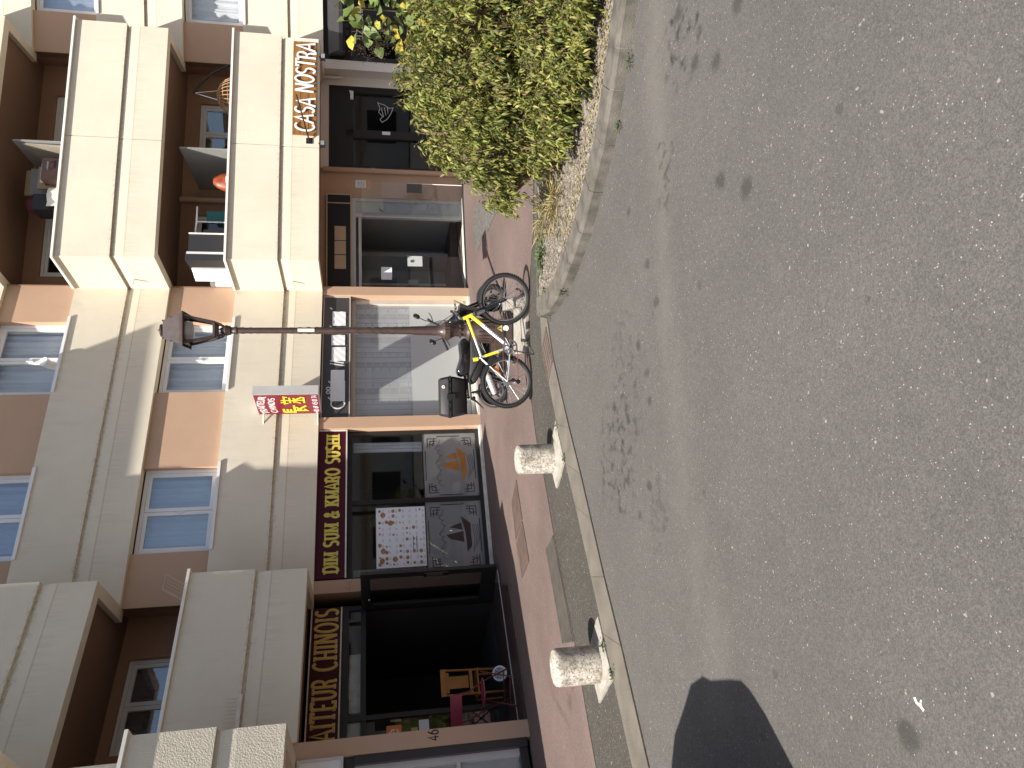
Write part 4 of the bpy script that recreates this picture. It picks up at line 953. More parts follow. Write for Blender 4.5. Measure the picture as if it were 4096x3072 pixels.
for X, S in ((.06, ST1), (.40, ST2)):
    for gw, mat, dd, name in ((.062, 'black', .006, 'character_shadow'), (.046, 'bright_yellow', .009, 'character')):
        mb = MB()
        for i, s_ in enumerate(S): ribbon(mb, [(X + .29 * x + (.006 if 'shadow' in name else 0), 3.20 + .42 * y - (.006 if 'shadow' in name else 0)) for x, y in s_], gw * (.75 if X > .3 else .9), lambda x, y, d: put_s(x, y, d + dd), 0, .001 + .0003 * i)
        t.p(mb, name, mat)
for z in (3.0, 3.95): t.p(MB().bx(FC, 2.14, 2.17, .0, .10, z, z + .03).cyl(FC.w(1.9, .03, z + .02), FC.w(2.14, .16, z + .02), .012), 'bracket', 'dirty_white')
# ================================================================== BOLLARDS
def bollard(loc, label, base, h=.45, r=.163, seed=0):
    random.seed(seed)
    t = thing('bollard', label, 'bollard', (loc[0], loc[1], 0), random.uniform(0, 6), 'concrete bollards along the kerb strip')
    t.rotation_euler = (0, 0, 0)
    n = 40; prof = [(r * 1.01, 0), (r * 1.0, .03), (r, h - .06), (r * .985, h - .03), (r * .93, h - .01), (r * .82, h), (0.001, h + .004)]
    po = MB().lathe((0, 0, 0), prof, n).build('post', 'bollard_concrete', t, smooth=50); po.rotation_euler = (0, 0, seed * 1.3)
    q = [(x - loc[0], y - loc[1]) for x, y in base]; pts = []
    for i in range(4):
        a, b = Vector(q[i]), Vector(q[(i + 1) % 4])
        for k in range(6):
            p = a.lerp(b, k / 6); pts.append(p * random.uniform(.97, 1.05))
    MB().poly(pts, .004, .022).build('mortar_pad', 'mortar', t)
    # bedding collar
    MB().lathe((0, 0, .018), [(r + .05, 0), (r + .03, .012), (r - .01, .035)], 28).build('mortar_collar', 'mortar', t, smooth=60)
    return t
bollard((-.835, 7.66), 'speckled concrete bollard nearer the bicycle', [(-.42, 7.60), (-.82, 7.24), (-1.17, 7.60), (-.85, 7.93)], seed=1)
bollard((-2.52, 6.10), 'stained concrete bollard nearer the caterer, farther from the bicycle', [(-2.10, 6.14), (-2.52, 5.77), (-2.90, 6.14), (-2.55, 6.45)], seed=4)

# ================================================================== STREET LAMP
LX, LY = .77, 10.05
t = T('street_lamp', 'brown cast iron street lamp with square lantern behind the bicycle', 'street lamp', (LX, LY, 0))
def oct_(cx, cy, r, z, n=8, ph=.3927): return [(cx + r * math.cos(ph + 2 * math.pi * k / n), cy + r * math.sin(ph + 2 * math.pi * k / n), z) for k in range(n)]
t.p(MB().box(LX - .295, LX + .155, 9.86, 10.3, .0, .30).box(LX - .30, LX + .16, 9.855, 10.305, 0, .05), 'plinth', 'lamp_brown')
t.p(MB().box(LX - .25, LX + .11, 9.852, 9.86, .06, .27), 'inspection_door', 'lamp_brown')
prof = [(.17, .30), (.17, .36), (.155, .40), (.165, .46), (.165, .50), (.145, .54), (.135, .64), (.15, .66), (.125, .69), (.088, .70), (.082, .74), (.084, .86), (.095, .88), (.10, .90), (.125, .93), (.125, 1.0), (.10, 1.03), (.075, 1.06), (.066, 1.12), (.058, 1.3), (.053, 1.6), (.044, 2.6), (.040, 3.78), (.052, 3.79), (.052, 3.82), (.045, 3.83), (.045, 3.86), (.060, 3.87), (.075, 3.93), (.06, 3.95)]
t.p(MB().lathe((LX, LY, 0), prof, 28), 'shaft', 'lamp_brown', smooth=35)
mb = MB()
for k in range(18):   # pedestal fluting
    a = 2 * math.pi * k / 18; mb.tube([(LX + .172 * math.cos(a), LY + .172 * math.sin(a), .31), (LX + .168 * math.cos(a), LY + .168 * math.sin(a), .53)], .010, 6)
for k in range(20):
    a = 2 * math.pi * k / 20; mb.tube([(LX + .126 * math.cos(a), LY + .126 * math.sin(a), .935), (LX + .126 * math.cos(a), LY + .126 * math.sin(a), 1.0)], .010, 6)
for k in range(8):
    a = 2 * math.pi * k / 8; mb.lathe((LX + .086 * math.cos(a), LY + .086 * math.sin(a), .78), [(.0, -.02), (.022, -.01), (.022, .01), (0, .02)], 8)
t.p(mb, 'fluting', 'lamp_brown', smooth=50, kind='stuff')
random.seed(2); mb = MB()   # cast leafy vine winding up the shaft
def shaft_r(z):
    for (r0, z0), (r1, z1) in zip(prof[:-1], prof[1:]):
        if z0 <= z <= z1 and z1 > z0: return r0 + (r1 - r0) * (z - z0) / (z1 - z0)
    return .05
for ph, d in ((0, 1), (3.1, -1)):
    pts = []
    for k in range(100):
        z = 1.1 + k * .0268; a = ph + d * math.sin(z * 2.4) * .9; r = shaft_r(z) + .002; pts.append((LX + r * math.cos(a), LY + r * math.sin(a), z))
        if k % 4 == 0:
            for s in (-1, 1):
                a1 = a + s * .55; r1 = shaft_r(z + .07) + .002
                mb.tube([pts[-1], (LX + r1 * math.cos(a + s * .3), LY + r1 * math.sin(a + s * .3), z + .04), (LX + r1 * math.cos(a1), LY + r1 * math.sin(a1), z + .075)], [.002, .0055, .001], 5)
    mb.tube(pts, .0035, 5)
t.p(mb, 'vine_relief', 'lamp_brown', smooth=50, kind='stuff')
t.p(MB().bx(Fr((LX, LY), (1, 0)), -.022, .022, .046, .050, 2.78, 3.0), 'number_label', 'dirty_white')
# lantern: rotated square
A0 = R_(3)
def sq(r, z): return [(LX + r * math.cos(A0 + math.pi / 4 + k * math.pi / 2), LY + r * math.sin(A0 + math.pi / 4 + k * math.pi / 2), z) for k in range(4)]
bot, mid, eave, eave2, top = sq(.135, 4.06), sq(.245, 4.43), sq(.325, 4.43), sq(.275, 4.47), sq(.165, 4.69)
mb = MB()
for k in range(4):
    mb.tube([bot[k], mid[k]], .021, 6); mb.tube([bot[k], bot[(k + 1) % 4]], .022, 6); mb.tube([mid[k], mid[(k + 1) % 4]], .022, 6)
    # rounded glazing frame inside every side
    a, b, c, d = [Vector(p) for p in (bot[k], bot[(k + 1) % 4], mid[(k + 1) % 4], mid[k])]
    f = lambda u, v: a.lerp(b, u).lerp(d.lerp(c, u), v)
    for cu, cv in ((0, 0), (1, 0), (1, 1), (0, 1)):
        e = .30; pts = [f(cu, cv), f(abs(cu - e), cv), f(abs(cu - e * .3), abs(cv - e * .3)), f(cu, abs(cv - e))]
        mb.add(pts, [(0, 1, 2, 3)])
t.p(mb, 'lantern_frame', 'lamp_brown', smooth=30)
mb = MB().loft([eave, eave2], True, False); mb.loft([[tuple(Vector(p) - Vector((0, 0, .012))) for p in eave], eave], True, False)
t.p(mb, 'lantern_skirt', 'lamp_brown')
t.p(MB().loft([eave2, top]), 'lantern_roof', 'lamp_brown_hi')
t.p(MB().lathe((LX, LY, 4.70), [(.05, 0), (.05, .012), (.085, .016), (.085, .04), (.03, .05)], 20).lathe((LX, LY, 4.75), [(.02, 0), (.012, .03)], 8), 'finial', 'lamp_brown', smooth=40)
mb = MB()
for k in range(4):
    p = Vector(bot[k]); mb.tube([(LX + .03 * math.cos(k * 1.57 + A0), LY + .03 * math.sin(k * 1.57 + A0), 3.93), (LX + (p.x - LX) * .75, LY + (p.y - LY) * .75, 3.98), p], .016, 7)
mb.lathe((LX, LY, 3.93), [(.04, 0), (.045, .05), (.02, .09)], 12)
t.p(mb, 'lantern_bracket', 'lamp_brown', smooth=50)
t.p(MB().lathe((LX, LY, 4.33), [(.05, 0), (.11, .02), (.13, .07), (.13, .10)], 20), 'lamp_bowl', 'glass_frost', smooth=50)
mb = MB()
for k in range(4):
    for p in (bot[k], mid[k], top[k], tuple((Vector(eave2[k]) * .5 + Vector(top[k]) * .5))): mb.lathe(p, [(0, -.012), (.011, -.006), (.011, .006), (0, .012)], 6)
t.p(mb, 'rivets', 'lamp_brown_hi', smooth=60, kind='stuff')
t.p(MB().add([(LX - .05, 9.850, .195), (LX + .085, 9.850, .195), (LX + .018, 9.850, .295)], [(0, 1, 2)]), 'warning_triangle', 'sticker_yellow')
mb = MB(); Fp = Fr((0, 9.850), (1, 0)); ribbon(mb, [(LX - .045, .199), (LX + .08, .199), (LX + .018, .288), (LX - .045, .199)], .008, on(Fp, 0), 0, .001); ribbon(mb, [(LX + .022, .265), (LX + .01, .235), (LX + .026, .238), (LX + .012, .21)], .008, on(Fp, 0), 0, .0012); t.p(mb, 'warning_mark', 'black')
t.p(MB().cyl((LX + .02, 9.852, .15), (LX + .02, 9.849, .15), .04, n=12), 'torn_sticker', 'paper_white')
# concrete footing with white kerb block
t = T('concrete_footing', 'rough white concrete footing around the foot of the street lamp', 'footing', (.7, 9.5, 0))
t.p(MB().poly([(.40, 9.02), (.95, 8.99), (1.12, 9.15), (1.10, 9.80), (.42, 9.84)], .006, .045), 'slab', 'mortar')
t.p(MB().bx(Fr((1.03, 9.12), (.06, 1)), 0, 1.1, -.02, .12, .0, .13), 'side_block', 'mortar')

# ================================================================== WHEELS
def wheel(t, c, ax_, R, tr, rimw, name_par, knobs=0, spokes=32, rim='rim_dark', hubr=.02):
    """tyre, rim, spokes, hub around axis ax_ (unit, horizontal)"""
    ax_ = Vector(ax_).normalized(); e1 = Vector((0, 0, 1)); e2 = ax_.cross(e1); c = Vector(c)
    P_ = lambda a, r, o: c + (e1 * math.cos(a) + e2 * math.sin(a)) * r + ax_ * o
    N = 48; mb = MB(); rings = [[P_(2 * math.pi * k / N, R - tr + tr * math.cos(2 * math.pi * j / 10), tr * math.sin(2 * math.pi * j / 10)) for j in range(10)] for k in range(N)]
    mb.loft(rings + [rings[0]], True, False)
    for k in range(knobs):
        for s in (-1, 0, 1):
            a = 2 * math.pi * (k + (.5 if s == 0 else 0)) / knobs; b = s * .75; r0 = R - tr + tr * math.cos(b) - .003; o0 = tr * math.sin(b)
            dr = Vector((0, 0, 0)); w_ = .006
            q = [P_(a + da, r0 + rr, o0 + oo + (s * rr * .8)) for rr in (0, .008) for da, oo in ((-w_ / R * 1.3, -w_), (w_ / R * 1.3, -w_), (w_ / R * 1.3, w_), (-w_ / R * 1.3, w_))]
            mb.hexa(q)
    w0 = t.p(mb, 'tyre', 'rubber', smooth=40)
    mb = MB(); r1 = R - 2 * tr + .006; prof_ = [(r1 + .004, -rimw), (r1 + .004, rimw), (r1 - .008, rimw), (r1 - .012, 0), (r1 - .008, -rimw)]
    rings = [[P_(2 * math.pi * k / N, r, o) for r, o in prof_] for k in range(N)]; mb.loft(rings + [rings[0]], True, False)
    t.p(mb, 'rim', rim, w0, smooth=40)
    if spokes:
        mb = MB()
        for k in range(spokes):
            a = 2 * math.pi * k / spokes; s = 1 if k % 2 else -1; b = a + (.55 if (k // 2) % 2 else -.55)
            mb.tube([P_(b, hubr, s * .028), P_(a, r1 - .012, s * .003)], .0021, 4)
        t.p(mb, 'spokes', 'chrome', w0, kind='stuff')
    t.p(MB().cyl(c - ax_ * .05, c + ax_ * .05, hubr, n=14).cyl(c - ax_ * .065, c + ax_ * .065, .008, n=8), 'hub', 'black_gloss', w0, smooth=40)
    return w0
# ================================================================== BICYCLE (no saddle)
BX, BY = 0.03, 8.80; YAW = R_(4)
ub = Vector((math.cos(YAW), math.sin(YAW), 0)); vb = Vector((-math.sin(YAW), math.cos(YAW), 0)); LEAN = .10
t = T('bicycle', 'yellow and white mountain bike without saddle leaning by the street lamp', 'bicycle', (BX, BY, 0))
def b3(x, z, y=0): return Vector((BX, BY, 0)) + ub * x + Vector((0, 0, z)) + vb * (y + LEAN * z)
RW = .335
axr = (vb + Vector((0, 0, -LEAN))).normalized()
w1 = wheel(t, b3(0, RW), vb, RW, .030, .013, None, knobs=70)
steer = R_(-20); axf = (vb * math.cos(steer) - ub * math.sin(steer))
w2 = wheel(t, b3(1.06, RW), axf, RW, .030, .013, None, knobs=70)
BB = b3(.44, .29); HT, HB = b3(.815, .865), b3(.865, .745); SCl = b3(.315, .665); STt = b3(.30, .70)
fr = t.p(MB().tube([b3(.825, .815), b3(.57, .728)], [.019, .018], 12), 'top_tube', 'yellow_paint', smooth=50); t.p(MB().tube([b3(.57, .728), b3(.33, .65)], [.018, .016], 12), 'top_tube_rear', 'silver_paint', smooth=50)
t.p(MB().tube([b3(.86, .77), b3(.74, .63)], [.028, .027], 12), 'down_tube_front', 'yellow_paint', smooth=50)
t.p(MB().tube([b3(.745, .636), b3(.45, .30)], [.027, .022], 12), 'down_tube', 'white', smooth=50)
t.p(MB().tube([HT, HB], .023, 14), 'head_tube', 'yellow_paint', smooth=50)
t.p(MB().tube([STt + (STt - SCl).normalized() * .03, b3(.38, .48), BB], .016, 12), 'seat_tube', 'silver_paint', smooth=50)
t.p(MB().tube([b3(.335, .60), b3(.39, .43)], .019, 12), 'seat_tube_sleeve', 'yellow_paint', smooth=50)
t.p(MB().cyl(STt - Vector((0, 0, .01)), STt + Vector((-.01, 0, .05)), .026, n=14), 'seat_clamp', 'yellow_paint', smooth=50)
mb = MB()
for s in (-1, 1): mb.tube([SCl + vb * .02 * s, b3(.15, .50, .05 * s), b3(0, RW, .062 * s)], .008, 8); mb.tube([BB + vb * .03 * s, b3(.2, .305, .05 * s), b3(0, RW, .062 * s)], .009, 8)
t.p(mb, 'rear_stays', 'silver_paint', smooth=50)
mb = MB(); cr_ = b3(.885, .70)
for s in (-1, 1): mb.tube([cr_ + axf * .058 * s, b3(.96, .54) + axf * .058 * s, b3(1.06, RW) + axf * .06 * s], [.022, .02, .014], 10)
mb.tube([cr_ - axf * .075, cr_ + axf * .075], .024, 10)
fk = t.p(mb, 'fork', 'black_gloss', smooth=50)
t.p(MB().tube([cr_ + Vector((0, 0, .0)), HB], .02, 10).tube([cr_ - axf * .06, b3(.93, .60) - axf * .06], .0235, 10), 'fork_crown', 'steel', fk, smooth=50)
st0 = HT + Vector((0, 0, .04)); hbc = st0 + (ub * math.cos(steer) + vb * math.sin(steer)) * .07 + Vector((0, 0, .05))
t.p(MB().tube([HT, st0], .018, 10).tube([st0, hbc], .018, 10), 'stem', 'steel', smooth=50)
hb = t.p(MB().tube([hbc - axf * .29 + Vector((-.03, 0, .03)), hbc - axf * .1, hbc + axf * .1, hbc + axf * .29 + Vector((-.03, 0, .03))], .0135, 10), 'handlebar', 'steel', smooth=50)
for s in (-1, 1):
    t.p(MB().tube([hbc + axf * .18 * s + Vector((-.02, 0, .017)), hbc + axf * .30 * s + Vector((-.03, 0, .031))], .018, 10), 'grip', 'rubber', hb, smooth=50)
    t.p(MB().tube([hbc + axf * .16 * s, hbc + axf * .17 * s + ub * .05 + Vector((0, 0, -.02)), hbc + axf * .26 * s + ub * .07 + Vector((0, 0, -.01))], .007, 6), 'brake_lever', 'black', hb, smooth=50)
mb = MB()
for s in (-1, 1): mb.tube([hbc + axf * .15 * s + ub * .03, hbc + axf * .06 * s + ub * .16 + Vector((0, 0, .02)), b3(.97, .80), cr_ + ub * .03], .0035, 5)
mb.tube([hbc - axf * .1, b3(.84, .90), b3(.7, .80), b3(.34, .70)], .003, 5)
t.p(mb, 'brake_cable', 'black', smooth=50)
mb = MB(); ck = BB - vb * .06; N = 40
ring = [[ck + (ub * math.cos(2 * math.pi * k / N) + Vector((0, 0, math.sin(2 * math.pi * k / N)))) * r + vb * o for r, o in ((.095 + .004 * (k % 2), 0), (.075, 0), (.075, .006), (.095 + .004 * (k % 2), .006))] for k in range(N)]
mb.loft(ring + [ring[0]], True, False)
for k in range(5):
    a = 2 * math.pi * k / 5; mb.tube([ck, ck + (ub * math.cos(a) + Vector((0, 0, math.sin(a)))) * .08], .010, 6)
cs = t.p(mb, 'chainring', 'steel', smooth=30)
mb = MB().cyl(BB - vb * .1, BB + vb * .1, .02, n=12)
for s, a in ((-1, R_(28)), (1, R_(208))):
    tip = BB + vb * .085 * s + (ub * math.cos(a) + Vector((0, 0, math.sin(a)))) * .17
    mb.tube([BB + vb * .085 * s, tip], .011, 8)
t.p(mb, 'crank', 'black_gloss', cs, smooth=50)
for s, a in ((-1, R_(28)), (1, R_(208))):
    tip = BB + vb * .11 * s + (ub * math.cos(a) + Vector((0, 0, math.sin(a)))) * .17
    t.p(MB().bx(Fr((tip.x, tip.y), (ub.x, ub.y)), -.045, .045, -.05, .05, tip.z - .012, tip.z + .012), 'pedal', 'black', cs)
t.p(MB().lathe((0, 0, 0), [(.05, 0), (.052, .003), (.05, .006)], 20).tube([(0, 0, 0), (0, 0, .001)], .001, 3), 'cassette', 'steel', cs) if False else None
mb = MB(); cc = b3(0, RW, -.035)
for k, r in enumerate((.055, .048, .042, .036, .030)): mb.cyl(cc - vb * (.004 * k), cc - vb * (.004 * k + .0025), r, n=22)
t.p(mb, 'cassette', 'steel', w1, smooth=30)
mb = MB(); pts = []
rc = b3(0, RW, -.045)
mb.tube([ck + Vector((0, 0, .093)), rc + Vector((0, 0, .04))], .004, 5); mb.tube([ck - Vector((0, 0, .093)), rc + Vector((.02, 0, -.14))], .004, 5)
t.p(mb, 'chain', 'rust_metal', smooth=40)
t.p(MB().tube([rc, rc + Vector((.02, 0, -.08)), rc + Vector((0, 0, -.14))], .012, 7).cyl(rc + Vector((0, -.005, -.14)), rc + Vector((0, .008, -.14)), .03, n=12).cyl(rc + Vector((.02, -.005, -.075)), rc + Vector((.02, .008, -.075)), .025, n=12), 'derailleur', 'black_gloss', smooth=40)
t.p(MB().loft([[b3(.19, .52, -.02) + ub * a + Vector((0, 0, b)) for a, b in ((-.012, 0), (0, .05), (.012, .01), (.09, -.055), (.075, -.075))], [b3(.19, .52, -.035) + ub * a + Vector((0, 0, b)) for a, b in ((-.012, 0), (0, .05), (.012, .01), (.09, -.055), (.075, -.075))]]) if False else MB().hexa([b3(.10, .41, -.03), b3(.20, .47, -.03), b3(.20, .47, -.015), b3(.10, .41, -.015), b3(.085, .435, -.03), b3(.185, .50, -.03), b3(.185, .50, -.015), b3(.085, .435, -.015)]), 'spoke_reflector', 'orange_plastic', w1)
# dark lettering strokes on the down tube
mb = MB(); dn = (b3(.45, .30) - b3(.745, .636)).normalized(); upn = Vector((0, 0, 1)); nn = dn.cross(vb).normalized()
for k in range(9):
    p = b3(.725, .613) + dn * (.03 + k * .028) - vb * .028
    mb.tube([p - nn * .013, p + nn * .013], .0035, 4)
t.p(mb, 'frame_lettering', 'black')
t.p(MB().tube([b3(.40, .27, -.03), b3(.33, .015, -.14)], .009, 7), 'kickstand', 'black')

# ================================================================== MOPED behind the bicycle
SX, SY = -.10, 10.52; U = Vector((math.cos(R_(2)), math.sin(R_(2)), 0)); V_ = Vector((-U.y, U.x, 0))
t = T('moped', 'black moped with rear top box parked between bicycle and street lamp', 'moped', (SX, SY, 0))
def m3(x, z, y=0): return Vector((SX, SY, 0)) + U * x * 1.09 + V_ * y + Vector((0, 0, z - .07 * min(1, max(0, (z - .3) / .3))))
FM = lambda y: Fr(m3(0, 0, y).xy, U.xy)
mz = -.07
w1 = wheel(t, m3(.0, .215), V_, .215, .045, .03, None, spokes=0, rim='steel', hubr=.07)
for k in range(5):
    a = 2 * math.pi * k / 5; t.p(MB().tube([m3(.0, .215) + (U * math.cos(a) + Vector((0, 0, math.sin(a)))) * .05, m3(.0, .215) + (U * math.cos(a) + Vector((0, 0, math.sin(a)))) * .13], .016, 8), 'wheel_spoke', 'black_gloss', w1, smooth=50)
axm = (V_ * math.cos(.35) + U * math.sin(.35))
w2 = wheel(t, m3(1.29, .215), axm, .215, .045, .03, None, spokes=0, rim='steel', hubr=.07)
t.p(MB().cyl(m3(1.29, .215) - axm * .05, m3(1.29, .215) - axm * .045, .09, n=20), 'brake_disc', 'steel', w2, smooth=40)
for k in range(5):
    a = 2 * math.pi * k / 5 + .3; b = axm.cross(Vector((0, 0, 1))); t.p(MB().tube([m3(1.29, .215) + (b * math.cos(a) + Vector((0, 0, math.sin(a)))) * .05, m3(1.29, .215) + (b * math.cos(a) + Vector((0, 0, math.sin(a)))) * .13], .016, 8), 'wheel_spoke', 'black_gloss', w2, smooth=50)
def rounded(prof_pts, y0, y1, e=.03):
    """side silhouette (x,z list) swept across with rounded flanks"""
    cx = sum(p[0] for p in prof_pts) / len(prof_pts); cz = sum(p[1] for p in prof_pts) / len(prof_pts)
    rings = []
    for y, k in ((y0, .82), (y0 + e * .4, .94), (y0 + e, 1), (y1 - e, 1), (y1 - e * .4, .94), (y1, .82)):
        rings.append([m3(cx + (x - cx) * k, cz + (z - cz) * k, y) for x, z in prof_pts])
    return MB().loft(rings)
def smoothpoly(pts, n=4):
    out = []; N = len(pts)
    for i in range(N):
        p0, p1, p2, p3 = [Vector(pts[(i + j - 1) % N]) for j in range(4)]
        for k in range(n):
            t_ = k / n; out.append(.5 * ((2 * p1) + (-p0 + p2) * t_ + (2 * p0 - 5 * p1 + 4 * p2 - p3) * t_ ** 2 + (-p0 + 3 * p1 - 3 * p2 + p3) * t_ ** 3))
    return [(p.x, p.y) for p in out]
t.p(rounded(smoothpoly([(.72, .73), (.66, .81), (.46, .80), (.28, .86), (.20, .80), (.24, .68), (.42, .65), (.62, .64)]), -.14, .14, .05), 'seat', 'black_gloss', smooth=60)
sp = t.p(rounded(smoothpoly([(.72, .64), (.44, .67), (.16, .68), (.10, .60), (.26, .46), (.48, .36), (.70, .40)]), -.15, .15, .04), 'side_panel', 'black_matte', smooth=60)
mb = MB()
for k in range(9): ribbon(mb, [(.24 + k * .032, .585), (.255 + k * .032, .61)] if k % 3 else [(.24 + k * .032, .61), (.255 + k * .032, .585)], .010, lambda x, y, d: tuple(m3(x, y, -.131 - d)), 0, .002)
t.p(mb, 'green_lettering', 'green', sp)
mb = MB()
for s in (-1, 1):
    mb.tube([m3(.50, .46, .15 * s), m3(.16, .68, .15 * s), m3(-.10, .66, .14 * s)], .014, 8)
    mb.tube([m3(.50, .45, .14 * s), m3(.70, .28, .14 * s), m3(1.0, .28, .12 * s), m3(1.10, .55, .05 * s), m3(1.13, .75, .0)], .016, 8)
t.p(mb, 'frame', 'black', smooth=50)
t.p(MB().hexa([m3(.55, .24, -.16), m3(1.02, .24, -.16), m3(1.02, .24, .16), m3(.55, .24, .16), m3(.55, .30, -.16), m3(1.02, .30, -.16), m3(1.02, .30, .16), m3(.55, .30, .16)]), 'footboard', 'rubber')
t.p(MB().loft([[m3(1.05 + dx, z, y) for y in (-.15, -.08, 0, .08, .15)] + [m3(1.10 + dx, z, y) for y in (.15, .08, 0, -.08, -.15)] for dx, z in ((-.02, .30), (.03, .5), (.06, .68), (.09, .80))]), 'leg_shield', 'anthracite', smooth=50)
t.p(rounded(smoothpoly([(.24, .22), (.66, .20), (.70, .42), (.36, .52), (.14, .42)]), -.11, .11, .03), 'engine_cover', 'black_matte', smooth=60)
t.p(MB().tube([m3(.24, .36, -.15), m3(.20, .34, -.15), m3(-.02, .245, -.16), m3(-.05, .235, -.16)], [.03, .05, .045, .03], 14), 'silencer', 'silver_paint', smooth=50)
t.p(MB().tube([m3(.42, .30, -.05), m3(.25, .24, -.12), m3(0, .215, -.10)], [.05, .045, .03], 10), 'swing_arm', 'black_gloss', smooth=50)
for s in (-1, 1):
    pts = [m3(-.02 + .02 * (1 - k / 60.), .34 + k / 60. * .26, .12 * s) + (U * math.cos(k * .75) + V_ * math.sin(k * .75)) * .026 for k in range(61)]
    t.p(MB().tube(pts, .006, 5).tube([m3(0, .25, .12 * s), m3(-.02, .64, .12 * s)], .010, 8), 'shock_absorber', 'black_gloss', smooth=50)
# mudguards
def guard(c, R, a0, a1, wd, mat, axis=V_):
    e2 = axis.cross(Vector((0, 0, 1))); rings = []
    for k in range(15):
        a = R_(a0 + (a1 - a0) * k / 14); d = Vector((0, 0, 1)) * math.cos(a) + e2 * math.sin(a)
        rings.append([c + d * (R - .02) - axis * wd, c + d * R - axis * wd * .6, c + d * (R + .008) , c + d * R + axis * wd * .6, c + d * (R - .02) + axis * wd, c + d * (R - .004)])
    return MB().loft(rings)
t.p(guard(m3(0, .215), .25, -110, 25, .07, 'black'), 'rear_mudguard', 'board_grey', smooth=50)
t.p(guard(m3(1.29, .215), .245, -60, 70, .06, 'black', axm), 'front_mudguard', 'black_gloss', smooth=50)
mb = MB()
for s in (-1, 1): mb.tube([m3(1.29, .215) + axm * .085 * s, m3(1.20, .50) + axm * .085 * s, m3(1.15, .66) + axm * .08 * s], .018, 8)
mb.tube([m3(1.155, .64) - axm * .1, m3(1.155, .64) + axm * .1], .02, 8); mb.tube([m3(1.15, .66), m3(.98, .86), m3(.86, 1.0)], .022, 8)
t.p(mb, 'fork', 'black_gloss', smooth=50)
hc = m3(.84, 1.02); axh = (U * .70 + V_ * .62 + Vector((0, 0, .34))).normalized(); fwd = Vector((axh.y, -axh.x, 0)); fwd = fwd if fwd.dot(U) > 0 else -fwd
hb = t.p(MB().tube([hc - axh * .34 + Vector((0, 0, .10)) - fwd * .08, hc - axh * .2 + Vector((0, 0, .11)), hc - axh * .06, hc + axh * .06, hc + axh * .2 + Vector((0, 0, .11)), hc + axh * .34 + Vector((0, 0, .10)) - fwd * .08], .013, 8), 'handlebar', 'black_gloss', smooth=50)
for s in (-1, 1):
    t.p(MB().tube([hc + axh * .22 * s + Vector((0, 0, .108)) - fwd * .02, hc + axh * .36 * s + Vector((0, 0, .098)) - fwd * .09], .019, 10), 'grip', 'rubber', hb, smooth=50)
    t.p(MB().tube([hc + axh * .19 * s + Vector((0, 0, .10)) + fwd * .02, hc + axh * .28 * s + Vector((0, 0, .09)) + fwd * .05, hc + axh * .38 * s + Vector((0, 0, .085)) + fwd * .03], .007, 6), 'brake_lever', 'black_gloss', hb, smooth=50)
    mp = hc + axh * .30 * s + Vector((0, 0, .30)) + fwd * .02
    t.p(MB().tube([hc + axh * .19 * s + Vector((0, 0, .11)), hc + axh * .23 * s + Vector((0, 0, .20)), mp], .006, 6), 'mirror_stalk', 'black_gloss', hb, smooth=50)
    mr_ = t.p(MB().loft([[mp + (axh * math.cos(a) * .058 + Vector((0, 0, math.sin(a) * .048))) * k + fwd * o for a in [2 * math.pi * j / 20 for j in range(20)]] for k, o in ((.6, .03), (.95, .018), (1, 0), (.96, -.004))]), 'mirror', 'black_gloss', hb, smooth=50)
    t.p(MB().add([mp - fwd * .006 + axh * math.cos(2 * math.pi * j / 20) * .05 + Vector((0, 0, math.sin(2 * math.pi * j / 20) * .041)) for j in range(20)], [tuple(range(20))]), 'mirror_glass', 'mirror', hb)
t.p(MB().loft([[hc + fwd * o + Vector((0, 0, -.06)) + (axh * math.cos(a) + Vector((0, 0, math.sin(a)))) * r for a in [2 * math.pi * j / 20 for j in range(20)]] for o, r in ((-.02, .03), (.0, .075), (.06, .09), (.09, .085))]), 'headlight', 'black_gloss', smooth=50)
t.p(MB().add([hc + fwd * .091 + Vector((0, 0, -.06)) + (axh * math.cos(2 * math.pi * j / 20) + Vector((0, 0, math.sin(2 * math.pi * j / 20)))) * .08 for j in range(20)], [tuple(range(20))]), 'headlight_lens', 'black_gloss')
t.p(MB().hexa([hc + axh * a + fwd * b + Vector((0, 0, c)) for c in (.0, .05) for a, b in ((-.07, -.06), (.07, -.06), (.07, .03), (-.07, .03))]), 'dash', 'black_matte')
t.p(rounded(smoothpoly([(1.02, .92), (.94, .98), (.86, .86), (.98, .62), (1.08, .50), (1.16, .62), (1.12, .80)]), -.12, .12, .04), 'front_cover', 'black_gloss', smooth=60)
mb = MB()
for s in (-1, 1): mb.tube([hc + axh * .16 * s + Vector((0, 0, .10)), hc + axh * .08 * s + fwd * .12 + Vector((0, 0, .06)), m3(1.0, .80, .05 * s), m3(1.08, .6, .04 * s)], .005, 5)
mb.tube([hc + Vector((0, 0, .05)), hc + fwd * .14 + Vector((0, 0, .1)), m3(1.08, .86)], .005, 5)
t.p(mb, 'control_cable', 'black', smooth=50)
